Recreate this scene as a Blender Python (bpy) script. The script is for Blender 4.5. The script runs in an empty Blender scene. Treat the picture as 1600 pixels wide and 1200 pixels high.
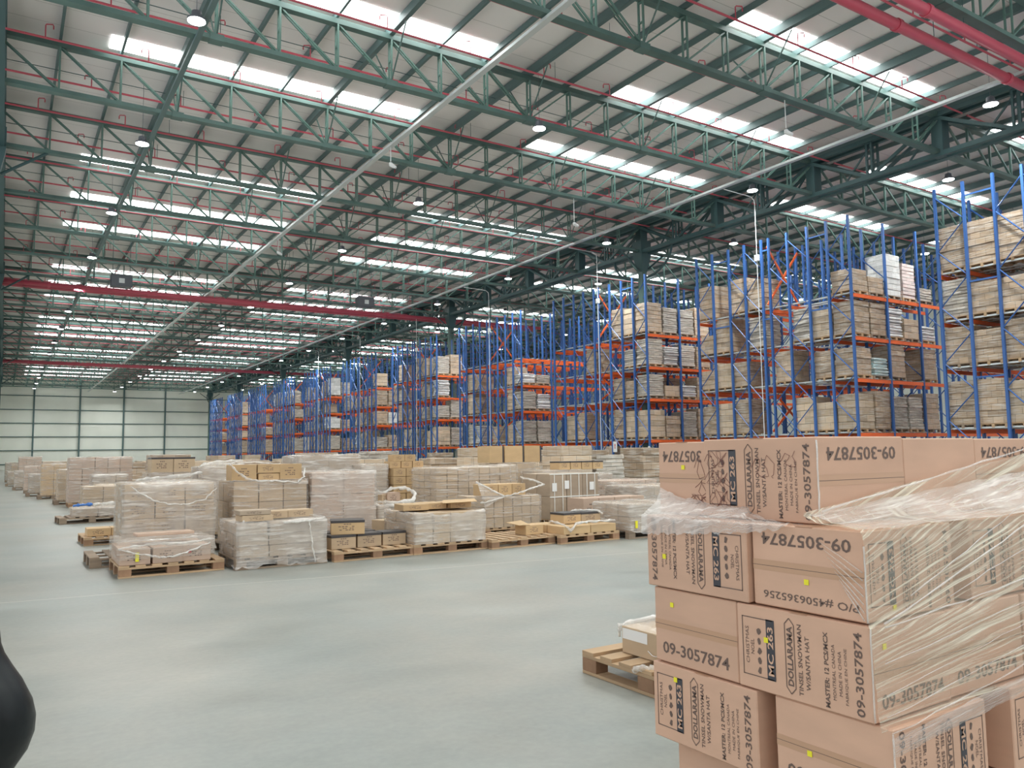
import bpy, bmesh, math, random
from mathutils import Vector, Matrix

# ------------------------------------------------------------------ camera, world, lights, exposure
S = bpy.context.scene
C = S.collection
R = math.radians
cam_d = bpy.data.cameras.new('camera'); cam = bpy.data.objects.new('camera', cam_d); C.objects.link(cam)
cam_d.sensor_fit = 'HORIZONTAL'; cam_d.sensor_width = 36.0
cam_d.lens = 1234.2 / 1600 * 36.0
cam_d.clip_start = 0.05; cam_d.clip_end = 400
YAW, PIT, ROL = R(32.805), R(5.07), R(-0.8316)
_f = Vector((math.sin(YAW) * math.cos(PIT), math.cos(YAW) * math.cos(PIT), math.sin(PIT)))
_r = Vector((math.cos(YAW), -math.sin(YAW), 0)); _u = _r.cross(_f)
_r2 = _r * math.cos(ROL) + _u * math.sin(ROL); _u2 = -_r * math.sin(ROL) + _u * math.cos(ROL)
cam.matrix_world = Matrix(((_r2.x, _u2.x, -_f.x, 0), (_r2.y, _u2.y, -_f.y, 0), (_r2.z, _u2.z, -_f.z, 1.42), (0, 0, 0, 1)))
S.camera = cam

W = bpy.data.worlds.new('daylight'); S.world = W; W.use_nodes = True
W.node_tree.nodes['Background'].inputs[0].default_value = (0.93, 0.97, 1.0, 1)
W.node_tree.nodes['Background'].inputs[1].default_value = 1.2

SKYLIGHT = 9.0          # radiance of the daylit roof panes
LAMP_W = 380.0          # each high bay lamp
S.view_settings.view_transform = 'Standard'; S.view_settings.look = 'None'
S.view_settings.gamma = 1.0; S.view_settings.use_curve_mapping = False
S.view_settings.exposure = 0.04
S.cycles.max_bounces = 6; S.cycles.diffuse_bounces = 4; S.cycles.glossy_bounces = 3
S.cycles.transparent_max_bounces = 12; S.cycles.transmission_bounces = 4
S.cycles.sample_clamp_indirect = 4.0
S.cycles.caustics_reflective = False; S.cycles.caustics_refractive = False
S.cycles.use_denoising = True
S.cycles.use_light_tree = True

ORD = ('first second third fourth fifth sixth seventh eighth ninth tenth eleventh twelfth thirteenth fourteenth fifteenth sixteenth '
       'seventeenth eighteenth nineteenth twentieth twenty-first twenty-second twenty-third twenty-fourth twenty-fifth twenty-sixth '
       'twenty-seventh twenty-eighth twenty-ninth thirtieth thirty-first thirty-second thirty-third thirty-fourth thirty-fifth '
       'thirty-sixth thirty-seventh thirty-eighth thirty-ninth fortieth forty-first forty-second forty-third forty-fourth forty-fifth '
       'forty-sixth forty-seventh forty-eighth forty-ninth fiftieth fifty-first fifty-second fifty-third fifty-fourth').split()


# ------------------------------------------------------------------ materials
def mat(name, rgb, rough=0.6, metal=0.0, var=0.0, noise=None, bump=None, coat=0.0, spec=0.5):
    m = bpy.data.materials.new(name); m.use_nodes = True
    nt = m.node_tree; b = nt.nodes['Principled BSDF']
    b.inputs['Base Color'].default_value = (*rgb, 1); b.inputs['Roughness'].default_value = rough
    b.inputs['Metallic'].default_value = metal
    b.inputs['Coat Weight'].default_value = coat
    b.inputs['Specular IOR Level'].default_value = spec
    N = nt.nodes.new; L = nt.links.new
    src = None
    if noise or bump:
        tc = N('ShaderNodeTexCoord'); mp = N('ShaderNodeMapping'); L(tc.outputs['Object'], mp.inputs[0])
    if noise:                         # (scale vec, amount, detail)
        mp.inputs['Scale'].default_value = noise[0]
        n = N('ShaderNodeTexNoise'); n.inputs['Scale'].default_value = 1.0; n.inputs['Detail'].default_value = noise[2]
        L(mp.outputs[0], n.inputs['Vector'])
        r = N('ShaderNodeMapRange'); r.inputs['From Min'].default_value = 0.3; r.inputs['From Max'].default_value = 0.7
        r.inputs['To Min'].default_value = 1 - noise[1]; r.inputs['To Max'].default_value = 1 + noise[1]
        L(n.outputs['Fac'], r.inputs['Value'])
        mx = N('ShaderNodeVectorMath'); mx.operation = 'SCALE'; mx.inputs[0].default_value = rgb
        L(r.outputs[0], mx.inputs['Scale']); src = mx.outputs[0]
    if var:
        oi = N('ShaderNodeObjectInfo'); r = N('ShaderNodeMapRange')
        r.inputs['To Min'].default_value = 1 - var; r.inputs['To Max'].default_value = 1 + var
        L(oi.outputs['Random'], r.inputs['Value'])
        mx = N('ShaderNodeVectorMath'); mx.operation = 'SCALE'
        if src: L(src, mx.inputs[0])
        else: mx.inputs[0].default_value = rgb
        L(r.outputs[0], mx.inputs['Scale']); src = mx.outputs[0]
    if src: L(src, b.inputs['Base Color'])
    if bump:                          # (scale, strength)
        n2 = N('ShaderNodeTexNoise'); n2.inputs['Scale'].default_value = bump[0]; n2.inputs['Detail'].default_value = 3
        L(tc.outputs['Object'], n2.inputs['Vector'])
        bp = N('ShaderNodeBump'); bp.inputs['Strength'].default_value = bump[1]; bp.inputs['Distance'].default_value = 0.02
        L(n2.outputs['Fac'], bp.inputs['Height']); L(bp.outputs[0], b.inputs['Normal'])
    return m


def emit(name, rgb, s):
    m = bpy.data.materials.new(name); m.use_nodes = True; nt = m.node_tree; nt.nodes.clear()
    e = nt.nodes.new('ShaderNodeEmission'); e.inputs[0].default_value = (*rgb, 1); e.inputs[1].default_value = s
    o = nt.nodes.new('ShaderNodeOutputMaterial'); nt.links.new(e.outputs[0], o.inputs[0]); return m


def math_node(nt, op, a, b=None, c=None):
    n = nt.nodes.new('ShaderNodeMath'); n.operation = op
    for i, v in enumerate((a, b, c)):
        if v is None: continue
        if hasattr(v, 'links') or hasattr(v, 'is_linked'): nt.links.new(v, n.inputs[i])
        else: n.inputs[i].default_value = v
    return n.outputs[0]


def film(name, rgb, base, amp, stretch, use_uv=False, rough=0.22):
    """clear stretch wrap: mostly see-through, whitish where it bunches into streaks"""
    m = bpy.data.materials.new(name); m.use_nodes = True; nt = m.node_tree; b = nt.nodes['Principled BSDF']
    b.inputs['Base Color'].default_value = (*rgb, 1); b.inputs['Roughness'].default_value = rough
    b.inputs['Specular IOR Level'].default_value = 0.8
    N = nt.nodes.new; L = nt.links.new
    tc = N('ShaderNodeTexCoord'); mp = N('ShaderNodeMapping')
    L(tc.outputs['UV' if use_uv else 'Object'], mp.inputs[0]); mp.inputs['Scale'].default_value = stretch
    if not use_uv: mp.inputs['Rotation'].default_value = (0.13, -0.16, 0)
    n = N('ShaderNodeTexNoise'); n.inputs['Scale'].default_value = 1.0; n.inputs['Detail'].default_value = 5; n.inputs['Roughness'].default_value = 0.62
    L(mp.outputs[0], n.inputs['Vector'])
    n2 = N('ShaderNodeTexNoise'); n2.inputs['Scale'].default_value = 2.3; L(tc.outputs['Object'], n2.inputs['Vector'])
    st = N('ShaderNodeMapRange'); st.inputs['From Min'].default_value = 0.5; st.inputs['From Max'].default_value = 0.72
    st.inputs['To Min'].default_value = 0; st.inputs['To Max'].default_value = amp
    L(n.outputs['Fac'], st.inputs['Value'])
    s2 = N('ShaderNodeMapRange'); s2.inputs['From Min'].default_value = 0.35; s2.inputs['From Max'].default_value = 0.65
    s2.inputs['To Min'].default_value = base * 0.6; s2.inputs['To Max'].default_value = base * 1.4
    L(n2.outputs['Fac'], s2.inputs['Value'])
    fac = math_node(nt, 'ADD', st.outputs[0], s2.outputs[0]); fac = math_node(nt, 'MINIMUM', fac, 0.95)
    bp = N('ShaderNodeBump'); bp.inputs['Strength'].default_value = 0.7; bp.inputs['Distance'].default_value = 0.01
    L(n.outputs['Fac'], bp.inputs['Height']); L(bp.outputs[0], b.inputs['Normal'])
    tr = N('ShaderNodeBsdfTransparent'); mx = N('ShaderNodeMixShader')
    L(fac, mx.inputs[0]); L(tr.outputs[0], mx.inputs[1]); L(b.outputs[0], mx.inputs[2])
    out = nt.nodes['Material Output']; L(mx.outputs[0], out.inputs[0])
    return m


def stacked(name, rgb, brick=(0.36, 0.24), mortar=0.45, white=0.35, var=0.22, streak=(2.0, 2.0, 22)):
    """cartons under film seen from afar: seams between cartons, film streaks"""
    m = bpy.data.materials.new(name); m.use_nodes = True; nt = m.node_tree; b = nt.nodes['Principled BSDF']
    b.inputs['Roughness'].default_value = 0.45
    N = nt.nodes.new; L = nt.links.new
    tc = N('ShaderNodeTexCoord'); sp = N('ShaderNodeSeparateXYZ'); L(tc.outputs['Object'], sp.inputs[0])
    s = math_node(nt, 'ADD', sp.outputs[0], sp.outputs[1])
    cb = N('ShaderNodeCombineXYZ'); L(s, cb.inputs[0]); L(sp.outputs[2], cb.inputs[1])
    br = N('ShaderNodeTexBrick'); L(cb.outputs[0], br.inputs['Vector']); br.inputs['Scale'].default_value = 1.0
    br.inputs['Brick Width'].default_value = brick[0]; br.inputs['Row Height'].default_value = brick[1]
    br.inputs['Mortar Size'].default_value = 0.007; br.inputs['Mortar Smooth'].default_value = 0.2
    br.inputs['Color1'].default_value = (*[c * 1.15 for c in rgb], 1); br.inputs['Color2'].default_value = (*[c * 0.72 for c in rgb], 1)
    br.inputs['Mortar'].default_value = (*[c * mortar for c in rgb], 1)
    oi = N('ShaderNodeObjectInfo'); r = N('ShaderNodeMapRange'); r.inputs['To Min'].default_value = 1 - var; r.inputs['To Max'].default_value = 1 + var
    L(oi.outputs['Random'], r.inputs['Value'])
    mx = N('ShaderNodeVectorMath'); mx.operation = 'SCALE'; L(br.outputs['Color'], mx.inputs[0]); L(r.outputs[0], mx.inputs['Scale'])
    mp = N('ShaderNodeMapping'); L(tc.outputs['Object'], mp.inputs[0]); mp.inputs['Scale'].default_value = streak; mp.inputs['Rotation'].default_value = (0.2, 0.15, 0)
    ad = N('ShaderNodeVectorMath'); ad.operation = 'ADD'; L(mp.outputs[0], ad.inputs[0])
    cr = N('ShaderNodeCombineXYZ'); L(math_node(nt, 'MULTIPLY', oi.outputs['Random'], 37.0), cr.inputs[0]); L(cr.outputs[0], ad.inputs[1])
    n = N('ShaderNodeTexNoise'); n.inputs['Scale'].default_value = 1; n.inputs['Detail'].default_value = 4; L(ad.outputs[0], n.inputs['Vector'])
    f = N('ShaderNodeMapRange'); f.inputs['From Min'].default_value = 0.45; f.inputs['From Max'].default_value = 0.75; f.inputs['To Max'].default_value = white * 2
    L(n.outputs['Fac'], f.inputs['Value'])
    c = N('ShaderNodeMixRGB'); L(f.outputs[0], c.inputs[0]); L(mx.outputs[0], c.inputs[1]); c.inputs[2].default_value = (0.72, 0.70, 0.66, 1)
    L(c.outputs[0], b.inputs['Base Color'])
    bp = N('ShaderNodeBump'); bp.inputs['Strength'].default_value = 0.6; bp.inputs['Distance'].default_value = 0.03
    L(n.outputs['Fac'], bp.inputs['Height']); L(bp.outputs[0], b.inputs['Normal'])
    return m


def concrete():
    m = bpy.data.materials.new('polished_concrete'); m.use_nodes = True; nt = m.node_tree; b = nt.nodes['Principled BSDF']
    N = nt.nodes.new; L = nt.links.new
    tc = N('ShaderNodeTexCoord')
    def noise(sc, det, rot=0, ro=0.55):
        mp = N('ShaderNodeMapping'); mp.inputs['Scale'].default_value = sc; mp.inputs['Rotation'].default_value = (0, 0, rot); L(tc.outputs['Object'], mp.inputs[0])
        n = N('ShaderNodeTexNoise'); n.inputs['Scale'].default_value = 1; n.inputs['Detail'].default_value = det; n.inputs['Roughness'].default_value = ro
        L(mp.outputs[0], n.inputs['Vector']); return n.outputs['Fac']
    big = noise((0.35, 0.5, 1), 4); mid = noise((1.1, 1.7, 1), 7, 0.6, 0.68); fine = noise((22, 22, 1), 4)
    cr = N('ShaderNodeValToRGB'); e = cr.color_ramp.elements
    e[0].position = 0.34; e[0].color = (0.20, 0.213, 0.192, 1); e[1].position = 0.66; e[1].color = (0.36, 0.36, 0.33, 1)
    mix = math_node(nt, 'ADD', math_node(nt, 'MULTIPLY', big, 0.4), math_node(nt, 'MULTIPLY', mid, 0.45))
    mix = math_node(nt, 'ADD', mix, math_node(nt, 'MULTIPLY', fine, 0.15)); L(mix, cr.inputs[0])
    tint = N('ShaderNodeMixRGB'); tint.blend_type = 'MULTIPLY'; tr_ = N('ShaderNodeValToRGB'); te = tr_.color_ramp.elements
    te[0].position = 0.4; te[0].color = (0.96, 0.995, 1.0, 1); te[1].position = 0.62; te[1].color = (1.05, 1.0, 0.955, 1)
    L(noise((0.6, 0.45, 1), 4, 1.1), tr_.inputs[0]); tint.inputs[0].default_value = 1.0; L(cr.outputs[0], tint.inputs[1]); L(tr_.outputs[0], tint.inputs[2])
    # saw-cut joints: pale filler with a dark hairline, one every bay along each direction
    sp = N('ShaderNodeSeparateXYZ'); L(tc.outputs['Object'], sp.inputs[0])
    wob = math_node(nt, 'MULTIPLY', math_node(nt, 'SUBTRACT', noise((0.8, 0.8, 1), 3), 0.5), 0.06)
    def line(axis, off, per, wdt):
        v = math_node(nt, 'ADD', math_node(nt, 'ADD', axis, off), wob)
        d = math_node(nt, 'ABSOLUTE', math_node(nt, 'SUBTRACT', math_node(nt, 'FLOORED_MODULO', v, per), per / 2))
        return math_node(nt, 'LESS_THAN', d, wdt)
    skew = math_node(nt, 'ADD', sp.outputs[1], math_node(nt, 'MULTIPLY', sp.outputs[0], 0.13))
    pale = math_node(nt, 'MAXIMUM', line(skew, 6.4 - 9.66, 12.8, 0.024), 0.0)
    dark = math_node(nt, 'MAXIMUM', line(skew, 6.4 - 9.68, 12.8, 0.007), 0.0)
    m1 = N('ShaderNodeMixRGB'); L(math_node(nt, 'MULTIPLY', pale, 0.5), m1.inputs[0]); L(tint.outputs[0], m1.inputs[1]); m1.inputs[2].default_value = (0.58, 0.57, 0.5, 1)
    m2 = N('ShaderNodeMixRGB'); L(math_node(nt, 'MULTIPLY', dark, 0.8), m2.inputs[0]); L(m1.outputs[0], m2.inputs[1]); m2.inputs[2].default_value = (0.16, 0.14, 0.11, 1)
    # scuffs and tyre marks
    sc = noise((2.0, 9, 1), 3, 0.55)
    sf = N('ShaderNodeMapRange'); sf.inputs['From Min'].default_value = 0.68; sf.inputs['From Max'].default_value = 0.78; sf.inputs['To Max'].default_value = 0.35; L(sc, sf.inputs['Value'])
    m3 = N('ShaderNodeMixRGB'); L(sf.outputs[0], m3.inputs[0]); L(m2.outputs[0], m3.inputs[1]); m3.inputs[2].default_value = (0.22, 0.23, 0.21, 1)
    L(m3.outputs[0], b.inputs['Base Color'])
    rr = N('ShaderNodeMapRange'); rr.inputs['To Min'].default_value = 0.28; rr.inputs['To Max'].default_value = 0.55; L(mid, rr.inputs['Value'])
    L(rr.outputs[0], b.inputs['Roughness'])
    return m


def ceiling_mat():
    m = mat('ceiling_insulation', (0.88, 0.845, 0.83), 0.7)
    nt = m.node_tree; b = nt.nodes['Principled BSDF']; N = nt.nodes.new; L = nt.links.new
    tc = N('ShaderNodeTexCoord'); sp = N('ShaderNodeSeparateXYZ'); L(tc.outputs['Object'], sp.inputs[0])
    d = math_node(nt, 'ABSOLUTE', math_node(nt, 'SUBTRACT', math_node(nt, 'FLOORED_MODULO', sp.outputs[1], 1.24), 0.62))
    ln = math_node(nt, 'LESS_THAN', d, 0.012)
    mx = N('ShaderNodeMixRGB'); L(math_node(nt, 'MULTIPLY', ln, 0.55), mx.inputs[0]); mx.inputs[1].default_value = (0.88, 0.845, 0.83, 1); mx.inputs[2].default_value = (0.3, 0.29, 0.28, 1)
    L(mx.outputs[0], b.inputs['Base Color'])
    return m


M = dict(
    floor=concrete(), ceil=ceiling_mat(),
    wall=mat('wall_cladding', (0.86, 0.88, 0.80), 0.6, noise=((0.25, 1, 0.12), 0.06, 2)),
    green=mat('dark_green_steel', (0.085, 0.155, 0.14), 0.45, noise=((1, 1, 1), 0.2, 2), var=0.12),
    dgreen=mat('darkest_green_steel', (0.045, 0.10, 0.105), 0.5),
    pgreen=mat('green_painted_web_steel', (0.115, 0.215, 0.185), 0.4),
    purlin=mat('blue_grey_purlin_steel', (0.10, 0.165, 0.165), 0.5),
    red=mat('pink_red_pipe_paint', (0.56, 0.085, 0.13), 0.35),
    red2=mat('red_sprinkler_paint', (0.60, 0.10, 0.14), 0.4),
    galv=mat('galvanised_steel', (0.62, 0.66, 0.66), 0.35, 0.4),
    white=mat('white_painted_metal', (0.8, 0.82, 0.82), 0.4),
    blue=mat('blue_rack_paint', (0.04, 0.125, 0.37), 0.42, var=0.15),
    orange=mat('orange_beam_paint', (0.90, 0.155, 0.035), 0.42, var=0.1),
    black=mat('black_leather', (0.006, 0.009, 0.011), 0.38, bump=(5, 0.4), spec=0.35),
    dark=mat('dark_box_paint', (0.10, 0.11, 0.13), 0.5),
    card=mat('brown_cardboard', (0.50, 0.37, 0.24), 0.7, var=0.10, noise=((3, 3, 9), 0.07, 4)),
    cardp=mat('pinkish_cardboard', (0.63, 0.395, 0.275), 0.62, var=0.05, noise=((4, 4, 14), 0.06, 4), bump=(6, 0.08)),
    cardo=mat('ochre_cardboard', (0.55, 0.375, 0.20), 0.7, var=0.1, noise=((3, 3, 9), 0.06, 4)),
    cardd=mat('dull_cardboard', (0.43, 0.335, 0.245), 0.75, var=0.14, noise=((3, 3, 9), 0.08, 4)),
    cardr=mat('rose_cardboard', (0.51, 0.37, 0.28), 0.7, var=0.06, noise=((3, 3, 9), 0.06, 4)),
    tape=mat('packing_tape', (0.54, 0.33, 0.21), 0.3),
    btape=mat('black_lid_tape', (0.05, 0.045, 0.045), 0.4),
    ink=mat('printing_ink', (0.15, 0.10, 0.08), 0.6),
    inkd=mat('dark_printed_band', (0.05, 0.05, 0.06), 0.5),
    marker=mat('marker_pen', (0.16, 0.05, 0.05), 0.5),
    paper=mat('white_label_paper', (0.82, 0.82, 0.8), 0.6),
    yellow=mat('yellow_sticker', (0.85, 0.78, 0.03), 0.5),
    rsign=mat('red_sign_ink', (0.6, 0.04, 0.03), 0.5),
    wood=mat('pallet_wood', (0.50, 0.34, 0.20), 0.75, var=0.14, noise=((2, 2, 16), 0.18, 4)),
    woodd=mat('weathered_pallet_wood', (0.30, 0.225, 0.16), 0.8, var=0.15, noise=((2, 2, 16), 0.2, 4)),
    blk=mat('pallet_block_wood', (0.33, 0.19, 0.11), 0.8, var=0.2, noise=((8, 8, 8), 0.2, 4)),
    film=film('stretch_film', (0.80, 0.74, 0.67), 0.17, 0.62, (2.2, 2.2, 30)),
    filmh=film('heavy_stretch_film', (0.81, 0.76, 0.70), 0.30, 0.6, (2.4, 2.4, 26)),
    filmw=film('bunched_white_film', (0.84, 0.81, 0.76), 0.5, 0.4, (9, 9, 9)),
    clear=film('clear_stretch_film', (0.92, 0.86, 0.68), 0.2, 1.0, (1.6, 150, 1), True, 0.16),
    cleark=film('wrinkled_clear_film', (0.88, 0.84, 0.79), 0.34, 0.6, (9, 42, 1), True, 0.2),
    bluef=mat('blue_plastic_sheet', (0.06, 0.19, 0.55), 0.3, bump=(10, 0.6)),
    greenp=mat('green_printed_bag', (0.25, 0.33, 0.13), 0.5),
    strap=mat('white_strapping', (0.85, 0.84, 0.78), 0.4),
    s_kraft=stacked('wrapped_kraft_cartons', (0.47, 0.345, 0.235)),
    s_tan=stacked('wrapped_tan_cartons', (0.56, 0.43, 0.30), (0.5, 0.3), white=0.28),
    s_grey=stacked('wrapped_greyish_cartons', (0.50, 0.44, 0.37), (0.4, 0.12), white=0.5),
    s_white=stacked('wrapped_white_cartons', (0.74, 0.75, 0.74), (0.3, 0.26), 0.6, 0.5, 0.06),
    s_red=stacked('red_striped_white_packs', (0.74, 0.60, 0.57), (0.6, 0.16), 0.5, 0.45, 0.08),
    s_bag=stacked('white_sacks', (0.70, 0.70, 0.71), (0.9, 0.13), 0.5, 0.7, 0.08, (3, 3, 14)),
    s_pale=stacked('pale_blue_sacks', (0.50, 0.66, 0.68), (0.9, 0.12), 0.6, 0.5, 0.05, (3, 3, 14)),
    sky=emit('daylit_translucent_sheet', (0.97, 1.0, 0.98), SKYLIGHT),
    lens=emit('lamp_lens', (0.95, 1.0, 0.97), 14.0),
)


# ------------------------------------------------------------------ mesh helpers
class MB:
    def __init__(s): s.v, s.f, s.uv = [], [], None

    def box(s, x0, x1, y0, y1, z0, z1):
        b = len(s.v)
        s.v += [(x0, y0, z0), (x1, y0, z0), (x1, y1, z0), (x0, y1, z0), (x0, y0, z1), (x1, y0, z1), (x1, y1, z1), (x0, y1, z1)]
        s.f += [tuple(b + i for i in q) for q in ((0, 3, 2, 1), (4, 5, 6, 7), (0, 1, 5, 4), (1, 2, 6, 5), (2, 3, 7, 6), (3, 0, 4, 7))]
        return s

    def bar(s, p, q, w, h=None):
        h = h or w; p, q = Vector(p), Vector(q); d = (q - p).normalized()
        a = d.cross(Vector((0, 0, 1)))
        if a.length < 1e-3: a = Vector((1, 0, 0))
        a.normalize(); c = a.cross(d); b = len(s.v)
        for e in (p, q):
            for i, j in ((-1, -1), (1, -1), (1, 1), (-1, 1)): s.v.append(tuple(e + a * (i * w / 2) + c * (j * h / 2)))
        s.f += [tuple(b + i for i in k) for k in ((0, 1, 2, 3), (7, 6, 5, 4), (0, 4, 5, 1), (1, 5, 6, 2), (2, 6, 7, 3), (3, 7, 4, 0))]
        return s

    def tube(s, pts, r, n=8):
        """one continuous tube through pts; r a number or a list"""
        pts = [Vector(p) for p in pts]; b = len(s.v); k = len(pts); prev = None
        for i, p in enumerate(pts):
            d = (pts[min(i + 1, k - 1)] - pts[max(i - 1, 0)]).normalized()
            a = prev - d * prev.dot(d) if prev is not None else d.cross(Vector((0, 0, 1)))
            if a.length < 1e-3: a = d.cross(Vector((1, 0, 0)))
            a.normalize(); prev = a; c = d.cross(a); rr = r[i] if isinstance(r, (list, tuple)) else r
            for j in range(n):
                t = 2 * math.pi * j / n; s.v.append(tuple(p + (a * math.cos(t) + c * math.sin(t)) * rr))
        for i in range(k - 1):
            for j in range(n): s.f.append((b + i * n + j, b + i * n + (j + 1) % n, b + (i + 1) * n + (j + 1) % n, b + (i + 1) * n + j))
        s.f.append(tuple(b + j for j in range(n))[::-1]); s.f.append(tuple(b + (k - 1) * n + j for j in range(n)))
        return s

    def rings(s, rings, cap=True):
        b = len(s.v); n = len(rings[0])
        for r in rings: s.v += [tuple(p) for p in r]
        for i in range(len(rings) - 1):
            for j in range(n): s.f.append((b + i * n + j, b + i * n + (j + 1) % n, b + (i + 1) * n + (j + 1) % n, b + (i + 1) * n + j))
        if cap: s.f.append(tuple(b + j for j in range(n))[::-1]); s.f.append(tuple(b + (len(rings) - 1) * n + j for j in range(n)))
        return s

    def mesh(s, name, m, bevel=0.0, smooth=False):
        me = bpy.data.meshes.new(name); me.from_pydata(s.v, [], s.f); me.materials.append(m)
        if bevel or True:
            bm = bmesh.new(); bm.from_mesh(me)
            if bevel: bmesh.ops.bevel(bm, geom=list(bm.edges), offset=bevel, segments=1, affect='EDGES')
            bmesh.ops.recalc_face_normals(bm, faces=bm.faces); bm.to_mesh(me); bm.free()
        if smooth: me.polygons.foreach_set('use_smooth', [True] * len(me.polygons))
        return me


def put(name, me, parent=None, loc=(0, 0, 0), rz=0.0, rot=None, **props):
    o = bpy.data.objects.new(name, me); C.objects.link(o); o.location = loc
    o.rotation_euler = rot if rot else (0, 0, rz)
    if parent: o.parent = parent
    for k, v in props.items(): o[k] = v
    return o


def thing(name, loc, label, category, group=None, rz=0.0, me=None):
    o = put(name, me, None, loc, rz, label=label, category=category)
    if group: o['group'] = group
    return o


_cache = {}
def cached(key, fn):
    if key not in _cache: _cache[key] = fn()
    return _cache[key]


def struct(name, me, loc=(0, 0, 0), **p):
    return put(name, me, None, loc, kind='structure', **p)


def boxmesh(w, d, h, m, bev=0.004):
    key = ('box', round(w, 3), round(d, 3), round(h, 3), m.name)
    return cached(key, lambda: MB().box(-w / 2, w / 2, -d / 2, d / 2, 0, h).mesh('box_shape', m, bev))


# ------------------------------------------------------------------ the building
X0, XC, XE = -0.7, 32.9, 66.5
Y0, SP = 17.33, 6.2153
ZB, ZT, ZR = 13.80, 15.43, 15.85
YW = 160.3
PAN = (XC - X0) / 18
struct('floor', MB().box(-8, 67, -14, 161, -0.2, 0).mesh('floor', M['floor']))
struct('ceiling', MB().box(-8, 67, -14, 161, ZR, ZR + 0.15).mesh('ceiling', M['ceil']))
struct('wall_back', MB().box(-8, 67, YW, YW + 0.3, 0, ZR).mesh('wall_back', M['wall']))
struct('wall_right', MB().box(66.7, 67, -14, YW, 0, ZR).mesh('wall_right', M['wall']))
struct('wall_left', MB().box(-8.3, -8, 45, YW, 0, ZR).mesh('wall_left', M['wall']))
tn = 0
for z in (0.9, 3.25, 5.6, 7.95, 10.3, 12.75, 14.6):
    tn += 1; struct('trim_%d' % tn, MB().box(-8, 66.7, YW - 0.16, YW, z - 0.07, z + 0.07).mesh('girt', M['purlin']))
for x in [4.34 + 7.05 * i for i in range(-1, 9)]:
    if abs(x - XC) < 1: continue
    tn += 1; struct('trim_%d' % tn, MB().box(x - 0.13, x + 0.13, YW - 0.36, YW - 0.16, 0, ZR).mesh('wall_post', M['purlin']))
for i, x in enumerate((35.9,)):
    struct('door_1', MB().box(x - 0.9, x + 0.9, YW - 0.2, YW - 0.17, 0, 2.2).mesh('door', M['white']))

# --- skylights: translucent sheets laid in the roof beside every truss that is not on a column
wn = 0
for k in range(-4, 23):  # rows behind the camera are unseen, added to light the near carton stack
    if (k + 1) % 4 == 0: continue
    y = Y0 + SP * k
    for a, b in ((2.65, 14.25), (20.25, 31.15), (37.5, 47.9), (54.0, 64.5)):
        if k == 3 or (b > 53 and k > 8): continue
        wn += 1
        o = struct('window_%d' % wn, MB().box(a, b, y - 0.86, y + 0.12, ZR - 0.03, ZR - 0.002).mesh('skylight', M['sky']))

# --- purlins
nodes_x = [X0 + PAN * i for i in range(19)] + [XC + PAN * i for i in range(1, 19)]
pm_a = MB().box(-0.04, 0.04, -13.5, YW - 0.2, 15.60, 15.80).mesh('purlin', M['purlin'])
pm_b = MB().box(-0.08, 0.08, -13.5, YW - 0.2, 15.50, 15.80).mesh('heavy_purlin', M['purlin'])
for i, x in enumerate(nodes_x):
    heavy = i % 3 == 0
    thing('roof_purlin', (x, 0, 0), '%s blue-grey roof purlin running lengthwise, %s counted from the open floor side' % ('wide' if heavy else 'thin', ORD[i]),
          'purlin', 'purlins under the roof sheets', me=pm_b if heavy else pm_a)

# --- sag rods between the trusses
rod = MB().tube([(X0, 0, 0), (XE, 0, 0)], 0.016, 4).mesh('sag_rod', M['dgreen'])
for k in range(-1, 23):
    thing('tie_rod', (0, Y0 + SP * (k + 0.36), 15.55), 'thin dark tie rod strung across the purlins in the %s roof bay' % ORD[k + 1], 'tie rod', 'tie rods in the roof', me=rod)


def dbl(p, q, gap, w, m):
    """a pair of parallel angle bars joined by small plates: one web member"""
    mb = MB(); g = Vector((0, gap / 2, 0)); p, q = Vector(p), Vector(q)
    mb.bar(p - g, q - g, w); mb.bar(p + g, q + g, w)
    for t in (0.08, 0.5, 0.92):
        c = p.lerp(q, t); mb.bar(c - g, c + g, w * 0.9)
    return mb.mesh('web_member', m)


H = ZT - ZB
chord_t = MB().box(0, XC - X0 - 0.35, -0.13, 0.13, H - 0.09, H + 0.09).mesh('top_chord', M['green'])
chord_b = MB().box(0, XC - X0 - 0.35, -0.15, 0.15, -0.07, 0.07).mesh('bottom_chord', M['green'])
post_m = dbl((0, 0, 0.05), (0, 0, H - 0.05), 0.2, 0.055, M['pgreen'])
dg_l = dbl((0, 0, H - 0.05), (PAN, 0, 0.05), 0.12, 0.05, M['pgreen'])
dg_r = dbl((0, 0, 0.05), (PAN, 0, H - 0.05), 0.12, 0.05, M['pgreen'])
fly = MB().tube([(0, 1.25, H), (0, 0.05, 0.05)], 0.028, 5).mesh('fly_brace', M['green'])
fly2 = MB().tube([(0, -1.25, H), (0, -0.05, 0.05)], 0.028, 5).mesh('fly_brace', M['green'])
gus = MB().box(-0.2, 0.2, -0.17, 0.17, -0.09, 0.11).mesh('gusset', M['green'])


def web_all():
    mb = MB()
    for i in range(19):
        x = i * PAN if i < 18 else 18 * PAN - 0.35
        mb.bar((x, 0, 0.05), (x, 0, H - 0.05), 0.09, 0.09)
        if i < 18: mb.bar((x, 0, H - 0.05 if i < 9 else 0.05), (x + PAN, 0, 0.05 if i < 9 else H - 0.05), 0.08, 0.08)
    return mb.mesh('web', M['pgreen'])


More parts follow.
